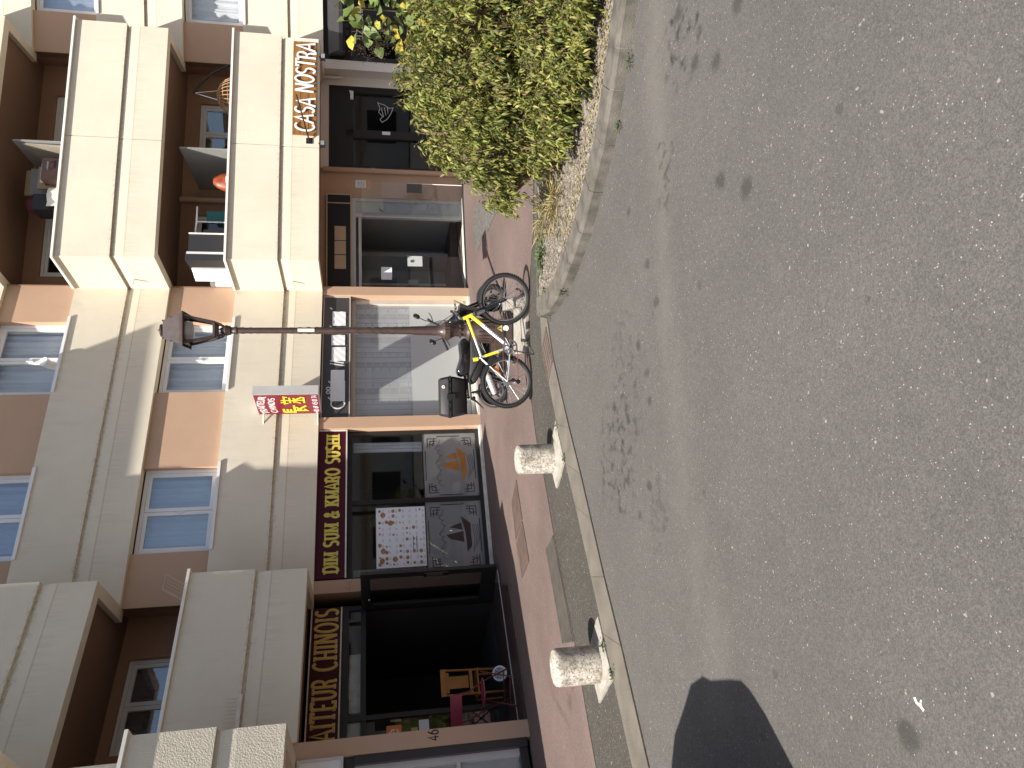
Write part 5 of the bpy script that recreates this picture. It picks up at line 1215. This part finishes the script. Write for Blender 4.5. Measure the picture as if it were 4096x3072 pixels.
# rack, box
mb = MB()
for y in (-.12, -.04, .04, .12): mb.tube([m3(.22, .725, y), m3(-.31, .725, y)], .008, 6)
for x in (.2, .02, -.15, -.31): mb.tube([m3(x, .715, -.14), m3(x, .715, .14)], .008, 6)
for s in (-1, 1): mb.tube([m3(-.05, .72, .13 * s), m3(-.1, .66, .14 * s)], .01, 6)
t.p(mb, 'rear_rack', 'black', smooth=50)
def rbox(x0, x1, z0, z1, y0, y1, tl=.03, tu=.0):
    sec = lambda z, ins: [m3(x, z, y) for x, y in [(x0 + ins + .03, y0 + ins), (x1 - ins - .03, y0 + ins), (x1 - ins, y0 + ins + .03), (x1 - ins, y1 - ins - .03), (x1 - ins - .03, y1 - ins), (x0 + ins + .03, y1 - ins), (x0 + ins, y1 - ins - .03), (x0 + ins, y0 + ins + .03)]]
    return MB().loft([sec(z0, tl + .012), sec(z0 + .012, tl), sec(z1 - .012, tu), sec(z1, tu + .012)])
tb = t.p(rbox(-.35, .20, .745, .945, -.19, .19, .03, 0), 'top_box_base', 'black_matte', smooth=40)
t.p(rbox(-.36, .21, .947, .985, -.20, .20, 0, 0), 'top_box_rim', 'black', smooth=40)
t.p(rbox(-.35, .20, .985, 1.115, -.19, .19, 0, .02), 'top_box_lid', 'black_matte', smooth=40)
for k in range(5): t.p(MB().bx(FM(-.2), -.29 + k * .1, -.25 + k * .1, .0, .012, .985 + mz, 1.0 + mz), 'hinge_clip', 'black_gloss', tb)
t.p(MB().bx(FM(-.2), -.12, -.04, -.0, .025, .90 + mz, 1.02 + mz), 'latch', 'black_gloss', tb)
t.p(MB().cyl(m3(.06, 1.07, -.185), m3(.06, 1.07, -.193), .024, n=16), 'round_badge', 'paper_white', tb); t.p(MB().cyl(m3(.06, 1.07, -.193), m3(.06, 1.07, -.196), .013, n=14), 'badge_mark', 'sticker_orange', tb)
t.p(MB().tube([m3(-.10, .66, -.13), m3(-.13, .60, -.13), m3(-.18, .52, -.13), m3(-.24, .44, -.13)], [.02, .018, .012, .006], 8), 'tail_bracket', 'black', smooth=50)
t.p(MB().lathe(m3(-.10, .62, -.16), [(0, -.03), (.03, -.02), (.03, .02), (0, .03)], 10), 'indicator', 'black_gloss', smooth=50)
t.p(MB().tube([m3(.5, .22, -.1), m3(.42, .02, -.16)], .012, 7), 'side_stand', 'black')
t.p(MB().tube([m3(.56, .42, -.16), m3(.78, .62, -.18)], .014, 8).tube([m3(.52, .38, -.16), m3(.8, .55, -.18)], .014, 8), 'lock_cable', 'black', smooth=50)

# ================================================================== CHAIRS in the caterer's doorway
cx, cy = -4.55, 10.0
Fc = Fr((-4.55, 9.98), (-.15, 1))     # local x = across
t = T('folding_chair', 'pink metal folding chair with round seat and crossed rusty legs in the doorway', 'chair', (-4.6, 10.15, 0))
t.p(MB().bx(Fr((-4.80, 9.93), (.98, .18)), 0, .42, -.004, .006, .83, .995), 'backrest', 'pink_metal')
sc_ = Vector((-4.47, 10.2, .50))
t.p(MB().lathe((sc_.x, sc_.y, .485), [(.19, 0), (.20, .006), (.195, .02), (.001, .022)], 28), 'seat', 'pink_metal', smooth=50)
mb = MB()
for s, (bx_, fx) in enumerate((((-4.80, 9.93), (-4.62, 9.97)), ((-4.39, 10.0), (-4.22, 10.02)))):
    pass
t.p(MB().tube([(-4.78, 9.94, .98), (-4.76, 10.0, .72), (-4.70, 10.08, .52), (-4.70, 10.42, .05)], .011, 8), 'leg', 'rust_metal', smooth=50)
t.p(MB().tube([(-4.40, 10.01, .98), (-4.38, 10.05, .72), (-4.30, 10.15, .52), (-4.28, 10.52, .05)], .011, 8), 'leg', 'rust_metal', smooth=50)
t.p(MB().tube([(-4.66, 10.38, .50), (-4.60, 9.95, .05)], .011, 8), 'leg', 'rust_metal', smooth=50)
t.p(MB().tube([(-4.26, 10.42, .50), (-4.22, 10.02, .05)], .011, 8), 'leg', 'rust_metal', smooth=50)
t.p(MB().tube([(-4.62, 10.02, .12), (-4.24, 10.08, .12)], .008, 6), 'stretcher', 'rust_metal', smooth=50); t.p(MB().tube([(-4.70, 10.35, .15), (-4.29, 10.45, .15)], .008, 6), 'stretcher', 'rust_metal', smooth=50)
W0 = Vector((-4.62, 10.95, 0)); wu = Vector((.80, .60, 0)).normalized(); wv = Vector((-wu.y, wu.x, 0))
t = T('wooden_chair', 'orange varnished wooden chair with panelled back beside the pink chair', 'chair', (W0.x, W0.y, 0))
wp = lambda a, b, z: W0 + wu * a + wv * b + Vector((0, 0, z))
for s in (-1, 1):
    t.p(MB().tube([wp(.17 * s, .05, .05), wp(.175 * s, .0, .45), wp(.18 * s, -.02, .75), wp(.185 * s, -.06, 1.04)], [.018, .02, .018, .014], 8), 'rear_leg', 'orange_wood', smooth=50)
    t.p(MB().tube([wp(.19 * s, .38, .05), wp(.19 * s, .38, .45)], .018, 8), 'front_leg', 'orange_wood', smooth=50)
def wbar(a0, a1, b, z0, z1, th=.012): return MB().hexa([wp(a0, b - th, z0), wp(a1, b - th, z0), wp(a1, b + th, z0), wp(a0, b + th, z0), wp(a0, b - th, z1), wp(a1, b - th, z1), wp(a1, b + th, z1), wp(a0, b + th, z1)])
t.p(wbar(-.20, .20, -.055, .97, 1.05, .016), 'top_rail', 'orange_wood'); t.p(wbar(-.17, .17, -.01, .55, .60), 'lower_rail', 'orange_wood')
t.p(wbar(-.09, .09, -.035, .62, .95, .006), 'back_panel', 'orange_wood'); t.p(wbar(-.15, .15, -.035, .92, .97), 'panel_rail', 'orange_wood')
t.p(MB().hexa([wp(-.2, -.01, .45), wp(.2, -.01, .45), wp(.2, .4, .45), wp(-.2, .4, .45), wp(-.2, -.01, .475), wp(.2, -.01, .475), wp(.2, .4, .475), wp(-.2, .4, .475)]), 'seat', 'orange_wood')
t = T('plastic_tub', 'white plastic tub lying on its side by the chairs on the dark slab', 'tub', (-4.40, 10.62, .05))
dv = Vector((.45, -.85, .25)).normalized(); c = Vector((-4.42, 10.66, .16)); e1 = dv.cross(Vector((0, 0, 1))).normalized(); e2 = dv.cross(e1)
t.p(MB().loft([[c + dv * o + (e1 * math.cos(2 * math.pi * j / 24) + e2 * math.sin(2 * math.pi * j / 24)) * r for j in range(24)] for o, r in ((-.10, .085), (.08, .10), (.10, .112), (.10, .085), (.06, .08), (-.08, .07))]), 'body', 'white', smooth=40)

# ================================================================== BALCONY CLUTTER
zf = LEV[0] + .27
t = T('plastic_cabinet', 'white ribbed plastic cabinet with dark door on the first floor right balcony', 'cabinet', FD.w(0, -.4, zf))
t.p(MB().bx(FD, .02, .16, -.75, -.17, zf, 5.44).bx(FD, .16, .57, -.75, -.20, zf, 5.40), 'body', 'black_matte')
rings = None
ca, cb = Vector(FD.p(-.10, -.93)), Vector(FD.p(.15, -.165)); Fcab = Fr(ca, cb - ca); wl = (cb - ca).length
t.p(MB().bx(Fcab, 0, wl, -.05, 0, zf, 5.42), 'side', 'white')
for k in range(6): t.p(MB().bx(Fcab, wl * (k + .1) / 6, wl * (k + .9) / 6, 0, .012, zf, 5.40), 'side_rib', 'white')
t.p(MB().bx(FD, .56, .585, -.21, -.185, zf, 5.40), 'edge_trim', 'rail_white')
t = T('storage_box', 'low white box wedged behind the white plastic cabinet on the balcony', 'box', FD.w(-.25, -.9, zf))
t.p(MB().bx(FD, -.15, .25, -1.22, -.97, zf, 5.08), 'panel', 'white'); t.p(MB().bx(FD, -.155, .26, -1.23, -.96, 5.08, 5.16), 'lid', 'grey_panel')
t = T('drying_stand', 'white drying stand with folded cross arms on the first floor right balcony', 'drying rack', FD.w(1.0, -.5, zf))
t.p(MB().tube([FD.w(.96, -.5, zf), FD.w(.96, -.5, 5.36)], .014), 'pole', 'white')
t.p(MB().tube([FD.w(.66, -.5, 5.37), FD.w(.96, -.5, 5.35), FD.w(1.28, -.5, 5.35)], [.012, .02, .014]), 'arm', 'white')
t.p(MB().loft([[FD.w(s, -.62 + .02 * math.sin(s * 30 + z * 9), z) for s in (.62, .70, .78, .86)] for z in (4.5, 4.8, 5.1, 5.25)], False, False), 'hanging_cloth', 'lilac_cloth', smooth=60)
t.p(MB().bx(FD, 1.0, 1.25, -.66, -.62, 4.4, 5.2), 'hanging_towel', 'teal')
t = T('plastic_bag', 'orange printed plastic bag on the first floor right balcony', 'bag', FD.w(1.75, -.25, zf))
random.seed(9); rings = [[FD.w(1.78 + (.2 + .03 * random.random()) * k * math.cos(a), -.42 + (.12 + .03 * random.random()) * k * math.sin(a), z) for a in [2 * math.pi * j / 14 for j in range(14)]] for k, z in ((1, 4.2), (1.05, 4.5), (.95, 4.78), (.7, 4.95), (.35, 5.05))]
t.p(MB().loft(rings), 'bag', 'orange_bag', smooth=60)
t.p(MB().bx(FD, 1.70, 1.84, -.285, -.28, 4.74, 4.80), 'print', 'white')
t = T('hanging_egg_chair', 'brown wicker egg chair hanging from a black arched stand on the right balcony', 'hanging chair', FD.w(4.1, -.7, zf))
t.p(MB().tube([FD.w(4.75, -.7, zf), FD.w(4.80, -.7, 4.5), FD.w(4.62, -.7, 4.95), FD.w(4.40, -.7, 5.25), FD.w(4.15, -.7, 5.46), FD.w(3.92, -.7, 5.57)], .022, 10), 'stand', 'black', smooth=50)
t.p(MB().tube([FD.w(3.93, -.7, 5.56), FD.w(4.02, -.7, 5.08)], .006, 5).tube([FD.w(3.93, -.7, 5.56), FD.w(3.80, -.7, 5.10)], .006, 5), 'chain', 'chrome')
mb = MB(); cE = FD.w(3.88, -.7, 4.62)
for k in range(14):
    a = math.pi * k / 14
    mb.tube([(cE[0] + .42 * math.cos(a) * math.sin(u), cE[1] + .40 * math.sin(a) * math.sin(u), cE[2] + .50 * math.cos(u)) for u in [math.pi * 2 * j / 20 for j in range(21)]], .008, 5)
for u in [.35, .6, .85, 1.1, 1.35]:
    mb.tube([(cE[0] + .42 * math.sin(u) * math.cos(a), cE[1] + .40 * math.sin(u) * math.sin(a), cE[2] + .5 * math.cos(u)) for a in [2 * math.pi * j / 24 for j in range(25)]], .007, 5)
t.p(mb, 'wicker_basket', 'wicker', smooth=50, kind='stuff')
zf = LEV[1] + .27; zs = LEV[1] + 1.669
t = T('stacked_boards', 'tan wooden boards and shelves leaning on the second floor balcony', 'boards', FD.w(1.9, -.7, zf))
t.p(MB().bx(FD, 1.62, 2.14, -.95, -.91, zf, 8.60), 'board', 'ply'); t.p(MB().bx(FD, 1.55, 2.10, -.80, -.76, zf, 8.45), 'board', 'grey_panel'); t.p(MB().bx(FD, 1.60, 2.06, -.64, -.60, zf, 8.25), 'board', 'ply'); t.p(MB().bx(FD, 1.66, 2.05, -.5, -.47, zf, 8.15), 'board', 'dirty_white')
t = T('leaning_panel', 'pale wooden panel leaning on the privacy screen of the second floor balcony', 'panel', FD.w(2.25, -.6, zf))
t.p(MB().hexa([FD.w(2.20, -.2, zf), FD.w(2.24, -.2, zf), FD.w(2.24, -1.3, zf), FD.w(2.20, -1.3, zf), FD.w(2.28, -.2, zs + .80), FD.w(2.32, -.2, zs + .80), FD.w(2.32, -1.3, zs + .70), FD.w(2.28, -1.3, zs + .70)]), 'board', 'grey_wood')
t = T('suitcase', 'dark brown hard suitcase standing on the second floor balcony', 'suitcase', FD.w(1.95, -.3, zf))
t.p(MB().bx(FD, 1.58, 2.02, -.42, -.20, zf + .6, 8.02), 'shell', 'brown_case'); t.p(MB().tube([FD.w(1.78, -.19, 7.90), FD.w(1.78, -.15, 7.90), FD.w(1.92, -.15, 7.90), FD.w(1.92, -.19, 7.90)], .012), 'handle', 'steel'); t.p(MB().bx(FD, 1.66, 2.0, -.18, -.17, 7.5, 7.72), 'frame_edge', 'steel')
t = T('storage_crate', 'dark crate and red cloth bundle on the second floor balcony', 'crate', FD.w(1.35, -.7, zf))
t.p(MB().bx(FD, 1.12, 1.44, -.9, -.5, zf, 8.25), 'crate', 'black_matte'); t.p(rounded and MB().loft([[FD.w(1.3 + .17 * k * math.cos(a), -.7 + .15 * k * math.sin(a), z) for a in [2 * math.pi * j / 12 for j in range(12)]] for k, z in ((1, 8.25), (1.05, 8.32), (.8, 8.40), (.3, 8.43))]), 'cloth', 'red_cloth', smooth=60)
t.p(MB().loft([[FD.w(1.15 + .1 * j, -.42 + .03 * math.sin(j * 2 + i), z) for j in range(5)] for i, z in enumerate((7.4, 7.6, 7.8, 7.98))], False, False), 'draped_cloth', 'dirty_white', smooth=60)
t = T('airer', 'thin wire clothes airer hooked on the left balcony rail', 'drying rack', FB.w(4.6, .1, S1))
mb = MB()
for k in range(5): mb.tube([FB.w(4.44 + k * .05, .12, 4.70), FB.w(4.5 + k * .05, .30, 4.90)], .003, 4)
mb.tube([FB.w(4.42, .10, 4.70), FB.w(4.48, .32, 4.92), FB.w(4.72, .32, 4.92), FB.w(4.66, .10, 4.70)], .006, 5); t.p(mb, 'wires', 'steel')
t = T('bird_spikes', 'row of thin wire bird spikes on the left balcony panel joint', 'bird spikes', FB.w(2.7, .08, J0))
mb = MB()
for k in range(12): mb.tube([FB.w(2.45 + k * .05, .05, J0 + .02), FB.w(2.43 + k * .05, .10, J0 + .17)], .0025, 4)
t.p(mb, 'spikes', 'steel', kind='stuff'); t.p(MB().bx(FB, 2.42, 3.05, .05, .06, J0 - .02, J0 + .03), 'strip', 'dirty_white')
for li, lab in ((1, 'upper'), (0, 'lower')):
    P0 = Vector(FD.p(0)) * .35 + Vector(FC.p(LC)) * .65; n = Vector((-.9, -.43)).normalized(); z = LEV[li] + .55
    single(MB().cyl((P0.x, P0.y, z), (P0.x + n.x * .16, P0.y + n.y * .16, z - .01), .016), 'overflow_spout', 'offwhite', f'{lab} small drain spout sticking out of the sunlit balcony side', 'spout', (P0.x, P0.y, z), 'drain spouts on the balcony side', smooth=40)
t = T('wall_vent', 'white round vent pipe on the window sill of the second floor central window', 'vent', FC.w(3.15, .05, S1 + FLH))
t.p(MB().tube([FC.w(3.2, -.02, S1 + FLH), FC.w(3.2, .06, S1 + FLH + .12), FC.w(3.2, .18, S1 + FLH + .18)], [.07, .075, .085], 16), 'pipe', 'white', smooth=50)

# ================================================================== PARKED VAN (out of the picture at the left; its shadow reaches the road)
t = T('parked_van', 'dark parked van beyond the left edge, seen only by its shadow on the road', 'van', (-3.1, 2.4, 0))
def ring_van(z, pts): return [(x, y, z) for x, y in pts]
lo = [(-3.27, 3.63), (-3.03, 3.57), (-2.77, 3.41), (-2.57, 3.30), (-2.45, 3.13), (-2.43, 3.02), (-2.33, 2.79), (-2.28, 2.65), (-2.29, 2.57), (-2.34, 2.44), (-2.52, 2.13), (-3.0, 1.3), (-4.5, 2.2), (-3.9, 3.5)]
cxv, cyv = -3.2, 2.6
def shr(k, z): return [(cxv + (x - cxv) * k, cyv + (y - cyv) * k, z) for x, y in lo]
t.p(MB().loft([shr(.93, .22), shr(.97, .5), shr(.97, 1.0), shr(.985, 1.4), shr(1, 1.57), shr(.99, 1.61), shr(.9, 1.63)]), 'body', 'black_gloss', smooth=30)
for x, y in ((-2.6, 2.0), (-3.1, 3.4)): t.p(MB().cyl((x - .1, y, .3), (x + .1, y + .02, .3), .3, n=20), 'wheel', 'rubber', smooth=40)
# ================================================================== PLANTS
def leaf_mesh(name, P, D, N, Ln, Wd, col, mat='leaf', parent=None, curl=.25, heart=False, kind=None):
    """P base points, D directions, N normals, Ln lengths, Wd widths, col rgb per leaf; each leaf a folded, curled 6-point blade"""
    P, D, N = np.asarray(P, float), np.asarray(D, float), np.asarray(N, float); n = len(P)
    D /= np.linalg.norm(D, axis=1)[:, None]; S = np.cross(D, N); S /= np.linalg.norm(S, axis=1)[:, None] + 1e-9; N = np.cross(S, D)
    Ln = np.asarray(Ln)[:, None]; Wd = np.asarray(Wd)[:, None]
    a = P; m = P + D * Ln * .45 + N * Ln * curl * .10; tip = P + D * Ln * .97 - N * Ln * curl * .55
    k = .36 if heart else .45
    l1 = P + D * Ln * k + S * Wd * .5 + N * Ln * (.06 + curl * .1); r1 = P + D * Ln * k - S * Wd * .5 + N * Ln * (.06 + curl * .1)
    q = P + D * Ln * .74 - N * Ln * curl * .18
    l2 = q + S * Wd * .33 + N * Ln * .03; r2 = q - S * Wd * .33 + N * Ln * .03
    V = np.stack([a, l1, l2, tip, r2, r1, m, q], 1).reshape(-1, 3)
    base = np.arange(n)[:, None] * 8
    F = np.concatenate([base + np.array([[0, 6, 1, 1]]), base + np.array([[1, 6, 7, 2]]), base + np.array([[2, 7, 3, 3]]), base + np.array([[0, 5, 6, 6]]), base + np.array([[5, 4, 7, 6]]), base + np.array([[4, 3, 7, 7]])])
    faces = [tuple(f[:3]) if f[2] == f[3] else tuple(f) for f in F.tolist()]
    me = bpy.data.meshes.new(name); me.from_pydata(V.tolist(), [], faces)
    at = me.color_attributes.new('leafcol', 'FLOAT_COLOR', 'POINT')
    c = np.ones((n, 8, 4)); c[:, :, :3] = np.asarray(col)[:, None, :]
    at.data.foreach_set('color', c.reshape(-1))
    me.materials.append(M[mat]); me.shade_smooth()
    o = bpy.data.objects.new(name, me); COL.objects.link(o)
    if parent: o.parent = parent
    if kind: o['kind'] = kind
    return o
def unit(v): return v / (np.linalg.norm(v, axis=-1, keepdims=True) + 1e-9)
rng = np.random.default_rng(21)
BC = (3.2, 7.0, .09)
bush = thing('shrub', 'big yellow-green leafy shrub filling the planting bed on the right', 'shrub', BC)
lobes = [((2.42, 7.15, .70), (.50, .55, .62), 110), ((2.85, 6.75, .95), (.62, .62, .78), 190), ((3.35, 6.55, 1.0), (.70, .72, .85), 210), ((3.95, 6.55, 1.05), (.8, .8, .9), 210), ((4.6, 6.6, 1.05), (.8, .8, .9), 120),
         ((3.2, 7.5, 1.0), (.7, .6, .82), 120), ((2.1, 7.35, .62), (.34, .36, .42), 55), ((2.70, 6.25, .42), (.42, .34, .40), 90), ((3.15, 5.95, .45), (.5, .36, .44), 130), ((3.7, 5.72, .5), (.55, .40, .48), 130), ((4.3, 5.6, .5), (.5, .4, .48), 60),
         ((2.35, 6.80, .38), (.36, .36, .34), 70), ((2.6, 7.4, 1.15), (.42, .42, .45), 70), ((3.05, 7.0, 1.45), (.5, .5, .38), 90), ((2.25, 7.0, .95), (.32, .32, .36), 45),
         ((2.38, 6.36, .30), (.34, .28, .26), 60), ((2.80, 5.88, .30), (.42, .26, .28), 80), ((3.30, 5.50, .32), (.48, .26, .30), 90), ((3.90, 5.20, .35), (.5, .26, .30), 70),
         ((2.75, 6.9, .75), (.40, .40, .5), 110), ((3.3, 6.7, .75), (.5, .45, .6), 150), ((3.9, 6.5, .8), (.55, .45, .6), 150)]
P, D, N, Ln, Wd, Cc = [], [], [], [], [], []
stems = MB()
base_pts = [(2.4, 7.0), (2.9, 6.8), (3.4, 6.8), (3.9, 6.9), (3.1, 7.4), (4.5, 7.0), (2.7, 6.5), (3.3, 6.35)]
for (c, r, cnt) in lobes:
    c = np.array(c); r = np.array(r)
    b = min(base_pts, key=lambda p: (p[0] - c[0]) ** 2 + (p[1] - c[1]) ** 2)
    for k in range(int(cnt * 1.75)):
        d = unit(rng.normal(size=3)); d[2] = abs(d[2]) * .9 - .25 if rng.random() < .8 else d[2]; d = unit(d)
        rr = rng.uniform(.72, 1.06)
        tip = c + d * r * rr; start = c + d * r * rng.uniform(.15, .4); start[2] = max(.12, start[2] - .1)
        mid = (start + tip) / 2 + np.array([0, 0, .08])
        tip[2] = max(.10, tip[2] - rng.uniform(0, .12))
        if k % 4 == 0: stems.tube([(b[0] + rng.normal() * .08, b[1] + rng.normal() * .08, .08), tuple(start), tuple(mid), tuple(tip)], [.011, .007, .004, .0015], 5)
        nl = rng.integers(9, 16); hue = rng.random()
        shade = rng.uniform(.75, 1.15)
        for j in range(nl):
            t_ = .30 + .70 * (j + rng.random() * .6) / nl
            p = start * (1 - t_) ** 2 + 2 * mid * t_ * (1 - t_) + tip * t_ ** 2
            ax_ = unit(tip - start + np.array([0, 0, -.15 * t_]))
            side = unit(np.cross(ax_, rng.normal(size=3)))
            dr = unit(ax_ * rng.uniform(.2, .7) + side * rng.uniform(.3, .8) + np.array([0, 0, rng.uniform(-1.15, -.1)]))
            P.append(p + rng.normal(size=3) * .008); D.append(dr); N.append(unit(np.array([0, 0, 1.]) + rng.normal(size=3) * .5))
            L_ = rng.uniform(.044, .088); Ln.append(L_); Wd.append(L_ * rng.uniform(.22, .34))
            u = rng.random()
            g = np.array([.21, .24, .05]) * (1 - hue) + np.array([.34, .35, .085]) * hue
            if u < .10: g = np.array([.40, .37, .12])
            elif u < .14: g = np.array([.30, .20, .07])
            elif u > .80: g = np.array([.09, .13, .03])
            Cc.append(g * shade * rng.uniform(.5, 1.0))
lo_ = leaf_mesh('foliage', np.array(P) - np.array(BC), D, N, Ln, Wd, Cc, parent=bush, curl=.45)
s_ = stems.build('stems', 'stem', bush, smooth=50); s_.data.transform(Matrix.Translation(-Vector(BC)))

# taller spray of heart-shaped leaves at the right edge
TC = (3.62, 7.4, .09)
br = thing('leafy_branch', 'tall spray of large yellow and green heart-shaped leaves above the shrub', 'branch', TC)
P, D, N, Ln, Wd, Cc = [], [], [], [], [], []; mb = MB()
for k, (tx, ty, tz) in enumerate([(3.50, 7.15, 2.15), (3.62, 7.2, 2.30), (3.75, 7.25, 2.3), (3.9, 7.2, 2.36), (4.05, 7.3, 2.35), (3.45, 7.25, 2.0), (3.65, 7.0, 2.05), (3.95, 7.0, 2.1)]):
    st = np.array([3.8 + rng.normal() * .05, 7.4, .1]); tip = np.array([tx, ty, tz]); mid = np.array([3.85 + rng.normal() * .1, 7.35, tz * .62])
    pts = [st * (1 - t_) ** 2 + 2 * mid * t_ * (1 - t_) + tip * t_ ** 2 for t_ in np.linspace(0, 1, 9)]
    mb.tube([tuple(p) for p in pts], [.012, .011, .010, .009, .007, .006, .004, .003, .002], 6)
    for j in range(24):
        t_ = .45 + .55 * j / 23; p = st * (1 - t_) ** 2 + 2 * mid * t_ * (1 - t_) + tip * t_ ** 2
        dr = unit(rng.normal(size=3) * np.array([1, 1, .4]) + np.array([-.2, -.5, -.35]))
        P.append(p + dr * .04); D.append(dr); N.append(unit(np.array([0, -.6, .8]) + rng.normal(size=3) * .35)); L_ = rng.uniform(.08, .15); Ln.append(L_); Wd.append(L_ * rng.uniform(.55, .85))
        Cc.append(np.array([.50, .40, .05]) * rng.uniform(.8, 1.1) if rng.random() < .22 else np.array([.13, .18, .05]) * rng.uniform(.7, 1.4))
leaf_mesh('leaves', np.array(P) - np.array(TC), D, N, Ln, Wd, Cc, parent=br, curl=.3, heart=True)
s_ = mb.build('stems', 'stem', br, smooth=50); s_.data.transform(Matrix.Translation(-Vector(TC)))
mb = MB()
for k in range(260):
    c = [(3.28, 7.05, 2.02), (3.42, 6.95, 1.82), (3.3, 7.1, 1.9)][k % 3]; d = rng.normal(size=3) * np.array([.05, .05, .06])
    p = (c[0] + d[0] - TC[0], c[1] + d[1] - TC[1], c[2] + d[2] - TC[2]); mb.add([(p[0] - .006, p[1], p[2]), (p[0] + .006, p[1], p[2]), (p[0], p[1] + .004, p[2] + .012), (p[0], p[1] - .006, p[2] + .004)], [(0, 1, 2), (0, 3, 2), (1, 3, 2), (0, 1, 3)])
mb.build('seed_heads', 'dark_brown', br, kind='stuff')

def tuft(name, label, cat, loc, n, L0, spread, wid, cols, up=.8, group=None, curl=.35):
    t = thing(name, label, cat, loc, 0, group)
    P = np.c_[rng.normal(size=(n, 2)) * spread, np.zeros(n)]; D = np.c_[P[:, :2] / (spread + 1e-6) * .5 + rng.normal(size=(n, 2)) * .45, np.full(n, up) * rng.uniform(.3, 1.2, n)]
    Ln = L0 * rng.uniform(.5, 1.2, n); c = np.array(cols)[rng.integers(0, len(cols), n)] * rng.uniform(.8, 1.2, (n, 1))
    leaf_mesh('blades', P, D, np.c_[rng.normal(size=(n, 2)) * .3, np.ones(n)], Ln, Ln * wid, c, parent=t, curl=curl, kind='stuff')
    return t
DRY = [(.36, .29, .15), (.30, .22, .10), (.38, .33, .15), (.22, .22, .08)]; GRN = [(.09, .13, .05), (.12, .16, .07), (.07, .10, .05)]
tuft('dry_grass', 'straw-coloured dry grass clump at the left foot of the shrub', 'grass', (1.92, 7.2, .085), 130, .20, .12, .07, DRY, .5)
tuft('dry_grass', 'thin dry grass along the back edge of the planting bed', 'grass', (1.9, 7.75, .085), 160, .16, .16, .07, DRY, .5)
tuft('weed', 'grey-green weed patch on the gravel at the back edge of the bed', 'weed', (1.46, 7.9, .085), 260, .07, .09, .35, GRN, .5)
for i, (x, y, n_, lab) in enumerate([(.93, 7.02, 40, 'small green weed at a joint of the raised kerb near its end'), (.76, 7.82, 30, 'tiny weed at the very end of the raised kerb'), (2.46, 5.15, 45, 'leafy weed in the gutter below the shrub, nearer the right edge'), (2.06, 5.42, 40, 'flat green weed in the gutter below the middle of the shrub'),
        (-.80, 7.25, 40, 'weed at the front corner of the mortar pad nearer the bicycle'), (-.46, 7.58, 24, 'tiny weed at the right corner of the mortar pad nearer the bicycle'), (-2.32, 5.98, 60, 'weed against the foot of the bollard nearer the caterer'), (-2.47, 5.75, 45, 'weed at the front corner of the pad nearer the caterer'), (.55, 9.0, 50, 'weed growing on the concrete footing behind the bicycle'), (.95, 8.35, 30, 'small weed behind the kerb end on the grey footway'), (1.05, 7.75, 40, 'low weed on the gravel beside the kerb end')]):
    tuft('weed', lab, 'weed', (x, y, .02 if i not in (0, 10) else .09), n_, .032, .025, .4, GRN, .6, 'weeds along the kerbs and pads')
# fallen leaves and straw along the bed edge and gutter
random.seed(31); n = 420; P = []
for k in range(n):
    i = random.randrange(2, 9); u = random.random(); q = Vector(inn[i]).lerp(Vector(inn[i + 1]), u); P.append((q.x + random.uniform(-.02, .25), q.y + random.uniform(-.02, .3), .10))
P = np.array(P); D = np.c_[rng.normal(size=(n, 2)), np.zeros(n)]
leaf_mesh('leaf_litter', P, D, np.c_[rng.normal(size=(n, 2)) * .3, np.ones(n)], rng.uniform(.02, .06, n), rng.uniform(.006, .02, n), np.array(DRY)[rng.integers(0, 4, n)], curl=.3, kind='stuff').parent = bed
# loose specks on the road
mb = MB(); random.seed(8)
for k in range(60):
    x, y = random.uniform(-3, 3.2), random.uniform(1.8, 7.2)
    r = random.uniform(.002, .005); a = random.uniform(0, 6.3)
    mb.add([(x + r * random.uniform(.6, 1.3) * math.cos(a + j * 1.257), y + r * random.uniform(.6, 1.3) * math.sin(a + j * 1.257), .003 + .002 * (j % 2)) for j in range(5)], [(0, 1, 2, 3, 4)])
o = mb.build('road_grit', 'kerb_joint', None, kind='stuff'); o['label'] = 'pale grit scattered on the road surface'; o['category'] = 'grit'
mb = MB(); ribbon(mb, [(-1.215, 2.265), (-1.205, 2.28), (-1.20, 2.30), (-1.185, 2.31)], .012, lambda x, y, d: (x, y, .002 + d), 0, .001); ribbon(mb, [(-1.21, 2.275), (-1.19, 2.28), (-1.18, 2.275)], .006, lambda x, y, d: (x, y, .002 + d), 0, .0015)
single(mb, 'bird_dropping', 'dirty_white', 'white bird dropping splashed on the near road', 'dropping', (-1.2, 2.28, .003))
